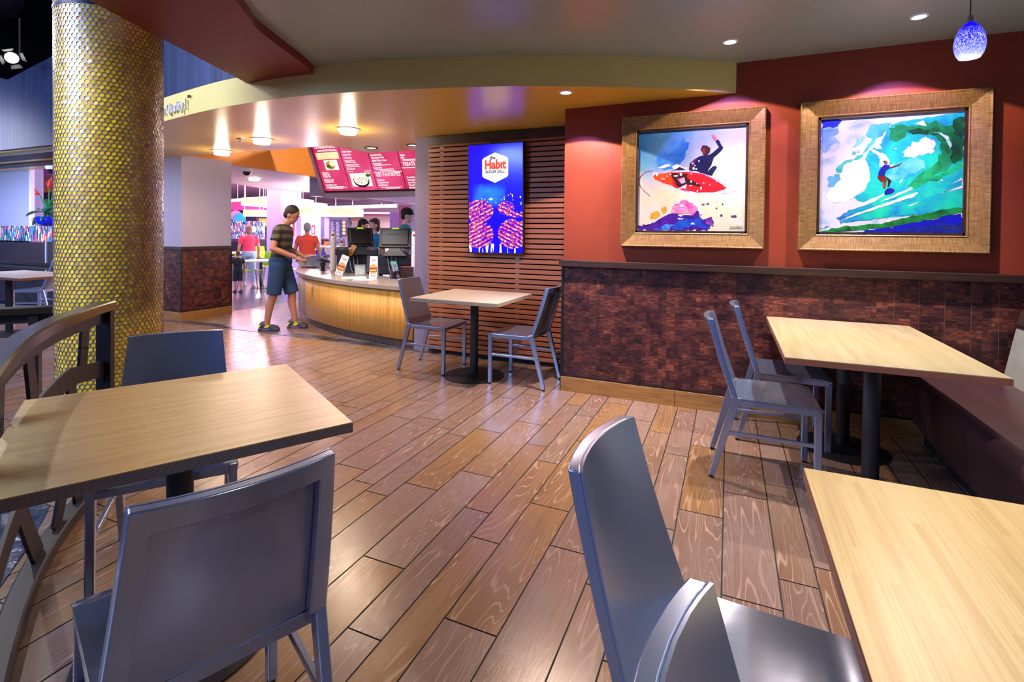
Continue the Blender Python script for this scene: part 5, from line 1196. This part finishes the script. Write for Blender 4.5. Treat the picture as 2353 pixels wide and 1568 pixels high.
            lp = MB(); lp.tube([(an.x+.01, an.y, an.z+.02), (an.x+.03, an.y+.01, an.z+.05), (an.x+.05, an.y, an.z+.015)], .006, 6); lp.build('lace', BLACK, o)
    b = MB(); b.ball(hp(-.022, 0, .04), (.097, .084, .098), 18, 12, M=Hm)
    if hairlen: b.ball(hp(-.05, 0, -.03), (.062, .082, .06+hairlen), 14, 10, M=Hm); b.ball(hp(.03, .0, .075), (.06, .07, .04), 12, 8, M=Hm)
    else: b.ball(hp(-.052, 0, -.012), (.058, .072, .07), 14, 10, M=Hm)
    o = b.build('hair', plain(hair, .7), r); remesh(o, .009, 2)
    for s in (1, -1):
        e = MB(); e.ball(hp(.077, s*.030, .006), (.009, .013, .008), 10, 8, M=Hm); e.build('eye', plain('#b8b0a8', .4), r)
        e = MB(); e.ball(hp(.0838, s*.030, .006), (.004, .007, .007), 8, 6, M=Hm); e.build('iris', plain('#20140e', .3), r)
        e = MB(); e.bar(hp(.086, s*.016, .028), hp(.08, s*.048, .026), .006, .007); e.build('eyebrow', plain(hair, .8), r)
    e = MB(); e.ball(hp(.084, 0, -.062), (.010, .024, .008), 10, 6, M=Hm); e.build('mouth', plain('#8a4440', .5), r)
    if cap:
        e = MB(); e.ball(hp(-.012, 0, .055), (.108, .092, .078), 18, 12, M=Hm); e.prism([(.05, -.075), (.12, -.07), (.185, -.03), (.185, .03), (.12, .07), (.05, .075)], .035, .043, M=Matrix.Translation(hd) @ Hm.to_4x4())
        e.build('cap', plain(cap, .7), r)
    return r
g = lambda px, py: on_z(px, py, 0)
f1 = (g(619, 757)+g(668, 757))/2
person('man in striped shirt and denim shorts at the counter, looking down at his hands', f1, YAW+.05, 1.69, mat_people_shirt_stripes(), '#17395e', skin='#a87258', hair='#1c1410',
       legs=((.17, .0), (-.14, .0)), arms=[((-.02, .25, 1.12), (.22, .16, 1.02)), ((.0, -.25, 1.12), (.24, -.12, 1.0))], lean=.04, nod=.75, detail=True, shoes='#2a2a32')
def far(px, top_py, d, H=None):
    p = at(px, 526, d); p.z = 0; t_ = at(px, top_py, d).z; return p, t_
FW = YAW+PI/2
p, H = far(706, 513, 10.2); person('grey-haired man in a coral polo shirt and khaki trousers walking away beyond the counter', p, FW+.15, H, '#f0523c', '#c9bca6', hair='#8c8a90', fat=.025, short=False, sleeve=.55, arms=[((.02, .27, 1.12), (.10, .24, .90)), ((-.05, -.28, 1.12), (-.02, -.30, .88))])
p, H = far(572, 518, 12.0); person('woman in a bright pink top and pale blue jeans walking in the hall', p, FW+.6, H, '#f04468', '#9cb8d8', hair='#8a6a58', hairlen=.05, short=False, legs=((.16, 0), (-.16, 0)), fat=.01, female=True, shoes='#c8b8c0')
p, H = far(547, 577, 10.7); person('small child in a dark navy top beside the pilaster', p, FW+.8, H, '#141c30', '#1c2438', hair='#5a4438', legs=((.06, 0), (-.05, 0)))
p, H = far(861, 503, 8.3); person('cashier with brown bobbed hair in a bright blue polo behind the registers', p, YAW-PI/2-.75, H, '#0a78c8', '#1c1c24', skin='#d0a8a8', hair='#4a2c1c', hairlen=.05, female=True, vox=.0075)
p, H = far(828, 503, 8.9); person('cashier in a dark shirt with tied back dark hair behind the other cashier', p, YAW+.2, H, '#141218', '#1c1c24', skin='#d8a890', hair='#20141a', hairlen=.02, nod=.4)
p, H = far(931, 478, 8.3); person('worker in a dark cap and teal shirt near the purple wall end', p, YAW+.1, H, '#1a9ab0', '#1c1c24', skin='#d8b8b8', hair='#241814', cap='#16121a', nod=.2)
p, H = far(747, 543, 13); person('person in a grey shirt and black cap seated in the far hall', p, YAW+.2, 1.60, '#5a6488', '#2c3048', cap='#14141c', sit=True)
p, H = far(737, 556, 10.6); person('person in a royal blue shirt half hidden behind the man in coral', p, YAW+2.6, H, '#1c48d8', '#2c3048', hair='#5a3c30', lean=.12)

# ------------------------------------------------------------------ food-court hall
def facing(name, px0, py0, px1, py1, d, mat, label=None, cat=None, th=.06, group=None, kind=None, parent=None, ground=False):
    a, c = at(px0, py0, d), at(px1, py1, d); w_ = (Vector((c.x-a.x, c.y-a.y, 0))).length/2; z0 = 0 if ground else c.z
    o = MB().box(-w_, w_, 0, th, 0, a.z-z0).build(name, mat)
    m_ = (a+c)/2; o.location = (m_.x, m_.y, z0); o.rotation_euler.z = YAW
    return tag(o, label, cat, group, kind)
S_ = 'structure'
A, B_, Cc = at(613, 526, 14.5), at(645, 526, 14.0), at(692, 526, 14.15); D_ = A+Cc-B_
struct(MB().prism([(A.x, A.y), (B_.x, B_.y), (Cc.x, Cc.y), (D_.x, D_.y)], 0, 3.45).build('wall_pillar', plain('#8a86c8', .5)))
facing('wall_mural', 520, 484, 588, 556, 21, plain('#241c3c', .6), kind=S_, th=.2, ground=True)
facing('wall_yellow', 584, 502, 616, 520, 21.4, plain('#e0c850', .6), kind=S_, th=.2)
facing('wall_mosaic', 520, 508, 604, 552, 18, GMOS, kind=S_, th=.15, ground=False)
facing('wall_ledge', 520, 549, 613, 557, 17.5, plain('#2a2434', .5), kind=S_, th=.3)
facing('wall_white', 692, 480, 772, 640, 20, plain('#e0dcf0', .6), kind=S_, th=.2, ground=True)
facing('wall_niche', 737, 495, 745, 640, 17, plain('#4a4a80', .6), kind=S_, th=.4, ground=True)
facing('wall_niche_end', 746, 495, 761, 640, 16.8, plain('#9aa0d8', .6), kind=S_, th=.2, ground=True)
facing('wall_cream', 783, 498, 897, 640, 17, plain('#f0e8d0', .6), kind=S_, th=.2, ground=True)
facing('wall_purple', 896, 488, 915, 640, 13, plain('#8468b0', .6), kind=S_, th=.4, ground=True)
facing('wall_pink', 917, 472, 947, 640, 12, plain('#e87898', .6), kind=S_, th=.3, ground=True)
facing('wall_pale', 945, 472, 962, 640, 11.6, plain('#c8c8e8', .6), kind=S_, th=.3, ground=True)
facing('ceiling_drop', 690, 486, 898, 492, 15, plain('#b8686a', .5), kind=S_, th=2.5)
facing('ceiling_band', 528, 464, 616, 484, 20.5, plain('#d83c78', .5), kind=S_, th=1.5)
facing('wall_stall', 757, 497, 798, 640, 15.235, plain('#5a5470', .6), kind=S_, th=.3, ground=True)
o = facing('navy_menu', 760, 505, 783.5, 556, 15.2, plain('#1c2850', .4), 'navy blue menu panel in a far stall behind the cup stack', 'menu', th=.03); a_ = o
b = MB(); R = random.Random(6)
for k in range(16):
    for j in (0, 1): x = -.15+.16*j; b.box(x, x+R.uniform(.05, .12), -.004, 0, .02+.038*k, .03+.038*k)
b.build('printed_lines', plain('#c8c8e0', .5), a_)
o = facing('burger_poster', 784.5, 506, 796, 541, 15.2, plain('#2c3a50', .4), 'narrow poster with round food pictures in the far stall', 'poster', th=.03)
b = MB()
for k in range(4): b.lathe([(.05, 0), (.045, .008)], 14, M=Matrix.Rotation(PI/2, 4, 'X'), c=(0, 0, .06+.11*k))
b.build('food_picture', plain('#e0a060', .5), o)
facing('wood_valance', 797, 501, 823, 507, 16.5, plain('#c8925a', .5), 'light wooden valance over the far kitchen stall', 'valance', th=.5)
facing('blue_notice', 799, 509, 808, 517, 16.98, plain('#2c4080', .5), 'small blue notice on the cream stall wall', 'notice', th=.02)
facing('pink_notice', 927, 521, 936, 535, 11.95, plain('#d84878', .5), 'small pink notice on the pink wall', 'notice', th=.02)
def poster(x0, y0, x1, y1, d, label):
    o = facing('lit_poster', x0, y0, x1, y1, d, plain('#d8d0e8', .4), label, 'poster', group='red lit posters in the hall', th=.05)
    a, c = at(x0, y0, d), at(x1, y1, d); w_, h_ = (c-a).to_2d().length/2, a.z-c.z
    MB().box(-w_*.84, w_*.84, -.006, 0, h_*.07, h_*.93).build('red_sheet', plain('#c01850', .5), o)
    b = MB(); b.box(-w_*.42, w_*.42, -.012, -.005, h_*.24, h_*.62); b.ball((0, -.008, h_*.30), (w_*.5, .006, h_*.12), 12, 8); b.box(-w_*.36, w_*.36, -.012, -.005, h_*.60, h_*.76); b.build('white_motif', glow('#ffffff', 1.0), o)
poster(660, 505, 678, 547, 13.9, 'red lit poster on the lavender pillar beside the striped shirt')
poster(715, 516, 725, 541, 19.95, 'smaller red lit poster on the far white wall behind the man in coral')
b = MB(); c = at(582, 527, 17.93); Mr = Matrix.Rotation(YAW, 4, 'Z') @ Matrix.Rotation(PI/2, 4, 'X')
r = empty('round_sign', c, 0, 'round white ring sign on the far mosaic wall', 'sign')
MB().lathe([(.055, .0), (.055, .03), (.115, .03), (.115, 0)], 28, M=Mr).build('ring', glow('#ffffff', 1.2), r); MB().lathe([(.03, 0), (.025, .035)], 20, M=Mr).build('hub', plain('#b8a8d0', .5), r)
for px, py, rp, col, lb in ((543, 496, 13, '#c890c0', 'pale pink disc on the dark far mural'), (551, 503, 14, '#30a0d0', 'bright blue disc on the dark far mural')):
    c = at(px, py, 20.6 if col == '#c890c0' else 20.4); o = MB().lathe([(rp/FPX*20, 0), (rp/FPX*20, .05)], 32, M=Mr).build('wall_disc', plain(col, .5), smooth=30); o.location = c; tag(o, lb, 'disc')
def drum(px, py, rpx, hpx, d, label):
    c = at(px, py, d); R_d = rpx/FPX*d; h_ = hpx/FPX*d
    r = empty('drum_pendant', c, 0, label, 'lamp', 'ring-shaped drum lamps in the hall')
    MB().lathe([(R_d*.82, -h_/2), (R_d, -h_/2), (R_d, h_/2), (R_d*.82, h_/2), (R_d*.82, -h_/2)], 48, cap=False).build('shade', glow('#ffd8bc', 1.15), r, smooth=40)
    MB().lathe([(R_d*.83, -h_/2-.005), (R_d*.99, -h_/2-.005)], 48, cap=False).build('lower_glow', glow('#fff0f4', 5), r)
    l_ = bpy.data.lights.new('lamp_glow', 'POINT'); l_.energy = 260; l_.color = (1, .62, .75); l_.shadow_soft_size = .1
    o_ = bpy.data.objects.new('lamp_glow', l_); COL.objects.link(o_); o_.parent = r; o_.location = (0, 0, h_/2+.12)
    for k in range(3): MB().tube([(R_d*.9*math.cos(2.1*k), R_d*.9*math.sin(2.1*k), h_/2), (R_d*.9*math.cos(2.1*k), R_d*.9*math.sin(2.1*k), 3.44-c.z)], .008, 6).build('suspension_wire', STEEL, r)
drum(756, 488, 76, 16, 13, 'largest cream ring lamp hanging in the hall behind the registers')
drum(678, 474, 70, 14, 21.5, 'cream ring lamp behind the lavender pillar, farther than the largest one')
drum(640, 466, 76, 15, 15.5, 'cream ring lamp high in the hall left of the lavender pillar')
drum(588, 490, 26, 14, 18, 'low cream ring lamp beside the dark mural in the hall')
for x0, y0, x1, y1, d, lb in ((529, 463, 613, 456, 18, 'long white strip light in the hall left of the lavender pillar'), (736, 480, 912, 475, 16.5, 'long white strip light in the hall above the registers')):
    a, c = at(x0, y0, d), at(x1, y1, d); r = empty('strip_light', a, 0, lb, 'strip light', 'strip lights in the hall')
    MB().bar((0, 0, 0), c-a, .06, .05).build('tube', glow('#ffffff', 2.5), r); MB().bar((0, 0, .05), c-a+Vector((0, 0, .05)), .10, .05).build('housing', WHITEP, r)
    for k in (.2, .8): q_ = (c-a)*k; MB().tube([q_, q_+Vector((0, 0, 3.448-a.z-q_.z))], .008, 6).build('suspension_wire', STEEL, r)
# cafe furniture in the hall
def cafe_table(px, py, d, rad, col, label):
    p = at(px, 526, d); z = at(px, py, d).z; r = empty('cafe_table', (p.x, p.y, 0), 0, label, 'table', 'cafe tables in the hall')
    MB().lathe([(rad, z-.03), (rad, z), (rad*.98, z+.003)], 32).build('tabletop', plain(col, .3), r, smooth=40)
    MB().lathe([(.03, .02), (.03, z-.03)], 14).build('pedestal', plain('#3a4a40', .4, .5), r, smooth=True); MB().lathe([(rad*.6, 0), (rad*.6, .01), (.05, .03)], 24).build('base_plate', BLACKM, r, smooth=40)
cafe_table(600, 598, 11.6, .36, '#e8e4ee', 'white cafe table between the pink-topped woman and the pillar')
cafe_table(560, 580, 15, .5, '#e0c860', 'yellowish cafe table farther back behind the small child')
cafe_table(752, 566, 12.6, .36, '#e89030', 'orange cafe table by the seated person in the far hall')
cafe_table(700, 589, 12.4, .34, '#9a7a60', 'brown cafe table beside the candy bin, in the hall behind')
def cafe_chair(px, d, rot, col, label):
    p = at(px, 526, d); r = empty('cafe_chair', (p.x, p.y, 0), rot, label, 'chair', 'coloured shell chairs in the hall'); m = plain(col, .35)
    b = MB(); g1 = [[Vector((-.19+.4*u, v*.2, .45-.02*(1-v*v)*math.sin(PI*u))) for v in (-1, -.5, 0, .5, 1)] for u in (0, .25, .5, .75, 1)]; g2 = [[q_-Vector((0, 0, .012)) for q_ in rw] for rw in g1]; b.slab(g1, g2, [[True]*4]*4); b.build('seat', m, r, smooth=50)
    b = MB(); g1 = [[Vector((-.2-.08*u-.03*(1-v*v), v*(.2-.03*u), .46+.36*u)) for v in (-1, -.5, 0, .5, 1)] for u in (0, .25, .5, .75, 1)]; g2 = [[q_-Vector((.012, 0, 0)) for q_ in rw] for rw in g1]; b.slab(g1, g2, [[True]*4]*4); b.build('backrest', m, r, smooth=50)
    for sx in (1, -1):
        for sy in (1, -1): MB().tube([(sx*.15, sy*.15, .44), (sx*.22, sy*.21, 0)], .012, 8).build('leg', STEEL, r)
cafe_chair(576, 11.2, 1.2, '#9ad838', 'green shell chair left of the white cafe table'); cafe_chair(622, 12.6, 2.6, '#9ad838', 'green shell chair right of the white cafe table, near the pillar')
cafe_chair(676, 11.6, .4, '#b8e878', 'pale green shell chair between the striped shirt and the man in coral'); cafe_chair(542, 17, 1, '#e83c98', 'pink shell chair behind the small child')
cafe_chair(604, 16.5, 2, '#a8e040', 'green shell chair far back below the mosaic wall')
facing('white_bin', 745, 568, 762, 600, 11.4, plain('#f0e8e0', .5), 'white waste cabinet below the orange cafe table', 'cabinet', th=.3, ground=True)

# ------------------------------------------------------------------ far left corner: mosaic divider, plant, pale wall
def box_y(name, px0, py0, px1, py1, y, mat, th, kind=S_, z0=None, ext=0):
    a, c = on_y(px0, py0, y), on_y(px1, py1, y); o = MB().box(a.x-ext, c.x, y, y+th, c.z if z0 is None else z0, a.z).build(name, mat); return tag(o, kind=kind)
box_y('wall_left_pale', 0, 360, 69, 525, 4.98, plain('#9aa4d0', .6), .2, z0=0, ext=2)
box_y('trim_9', 66, 372, 72, 525, 4.96, plain('#d8d8f0', .5), .05)
box_y('wall_divider', 0, 519, 119, 556, 4.80, GMOS, .12, ext=2)
box_y('wall_divider_base', 0, 556, 140, 560, 4.74, plain('#231b26', .55), .25, z0=0, ext=2)
q0 = on_y(104, 556, 4.73); struct(MB().box(q0.x, q0.x+.035, 4.725, 4.745, .1, q0.z).build('trim_10', plain('#8a96b8', .4)))
box_y('wall_blue_end', 119, 505, 140, 558, 4.86, plain('#1c28c8', .4), .2)
facing('wall_lounge', 60, 372, 140, 470, 15, plain('#d88a78', .6), kind=S_, th=.2); facing('ceiling_lounge', 60, 380, 140, 402, 14.4, plain('#d868a8', .6), kind=S_, th=.5); facing('trim_11', 60, 432, 140, 442, 14.8, plain('#f09030', .5), kind=S_, th=.1)
facing('wall_lounge_low', 60, 442, 140, 475, 14.6, plain('#4a1c2c', .6), kind=S_, th=.2); facing('wall_lounge_mosaic', 60, 455, 82, 530, 14.2, GMOS, kind=S_, th=.2); facing('wall_lounge_base', 80, 474, 140, 560, 14.3, plain('#6a6078', .6), kind=S_, th=.2)
def plant():
    p = on_y(105, 521, 4.86); p.x = p.x; s = 1.0
    r = empty('flower_planter', (p.x, 4.90, on_y(105, 519, 4.86).z), 0, 'glossy blue pot of red heliconia flowers and broad leaves on the mosaic divider', 'plant')
    MB().lathe([(.10, 0), (.165, .05), (.18, .10), (.165, .15), (.15, .16), (.14, .15), (.12, .12)], 28).build('pot', plain('#0c18a8', .12), r, smooth=True)
    R = random.Random(12); lf = plain('#14603c', .4); st = plain('#1c7040', .5); rd = plain('#c8281c', .4)
    def leaf(b, a, d, L, w_, droop):
        a = Vector(a); d = Vector(d).normalized(); sd = d.cross(Vector((0, 0, 1))).normalized(); n = 8; c = []
        for i in range(n+1):
            t_ = i/n; q = a+d*(L*t_)-Vector((0, 0, droop*t_*t_*L)); wd = w_*math.sin(PI*min(1, .06+t_*.94))**.7*(1-.25*t_); c.append((q-sd*wd+Vector((0, 0, wd*.35)), q, q+sd*wd+Vector((0, 0, wd*.35))))
        b.add([q for rw in c for q in rw], [(i*3+k, i*3+k+1, (i+1)*3+k+1, (i+1)*3+k) for i in range(n) for k in (0, 1)])
    for k, (dx, dz, L, w_) in enumerate(((-1, .55, .42, .055), (-1, .25, .46, .06), (.9, .5, .42, .06), (1, .15, .4, .055), (-.4, 1.1, .4, .05), (.5, 1.2, .45, .06), (-.8, -.02, .34, .05), (.8, 0, .34, .05), (.2, .9, .36, .05))):
        b = MB(); leaf(b, (.03*dx, R.uniform(-.05, .05), .14+.08*(k < 6)), (dx, R.uniform(-.35, .35), dz), L*1.1, w_*1.3, .35); o = b.build('leaf', lf, r, smooth=True); o.modifiers.new('thick', 'SOLIDIFY').thickness = .003
    for k in range(14):
        b = MB(); a = R.uniform(0, 6.28); leaf(b, (.1*math.cos(a), .1*math.sin(a), .15), (math.cos(a), math.sin(a)*.6, .3), R.uniform(.14, .24), .03, .9); o = b.build('leaf', plain('#5c9a30', .5) if k % 3 == 0 else lf, r, smooth=True); o.modifiers.new('thick', 'SOLIDIFY').thickness = .003
    for x, z, ang in ((-.30, .56, 2.75), (.02, .66, 1.45), (.20, .68, .9)):
        b = MB(); b.tube([(.0, 0, .12), (x*.4, 0, z*.6), (x*.8, 0, z*.92), (x, 0, z)], .008, 8); fs = b.build('flower_stem', st, r)
        b = MB()
        for j in range(6):
            a = ang+R.uniform(-.7, .9); q = Vector((x+.012*j*math.cos(ang), .01*(j % 3-1), z+.012*j*math.sin(ang))); e = q+Vector((math.cos(a), R.uniform(-.2, .2), math.sin(a)))*R.uniform(.09, .16)
            b.tube([q, q.lerp(e, .4)+Vector((0, 0, .01)), e], [.012, .016, .002], 6)
        b.build('bract', rd if x else plain('#d84818', .4), fs)
plant()
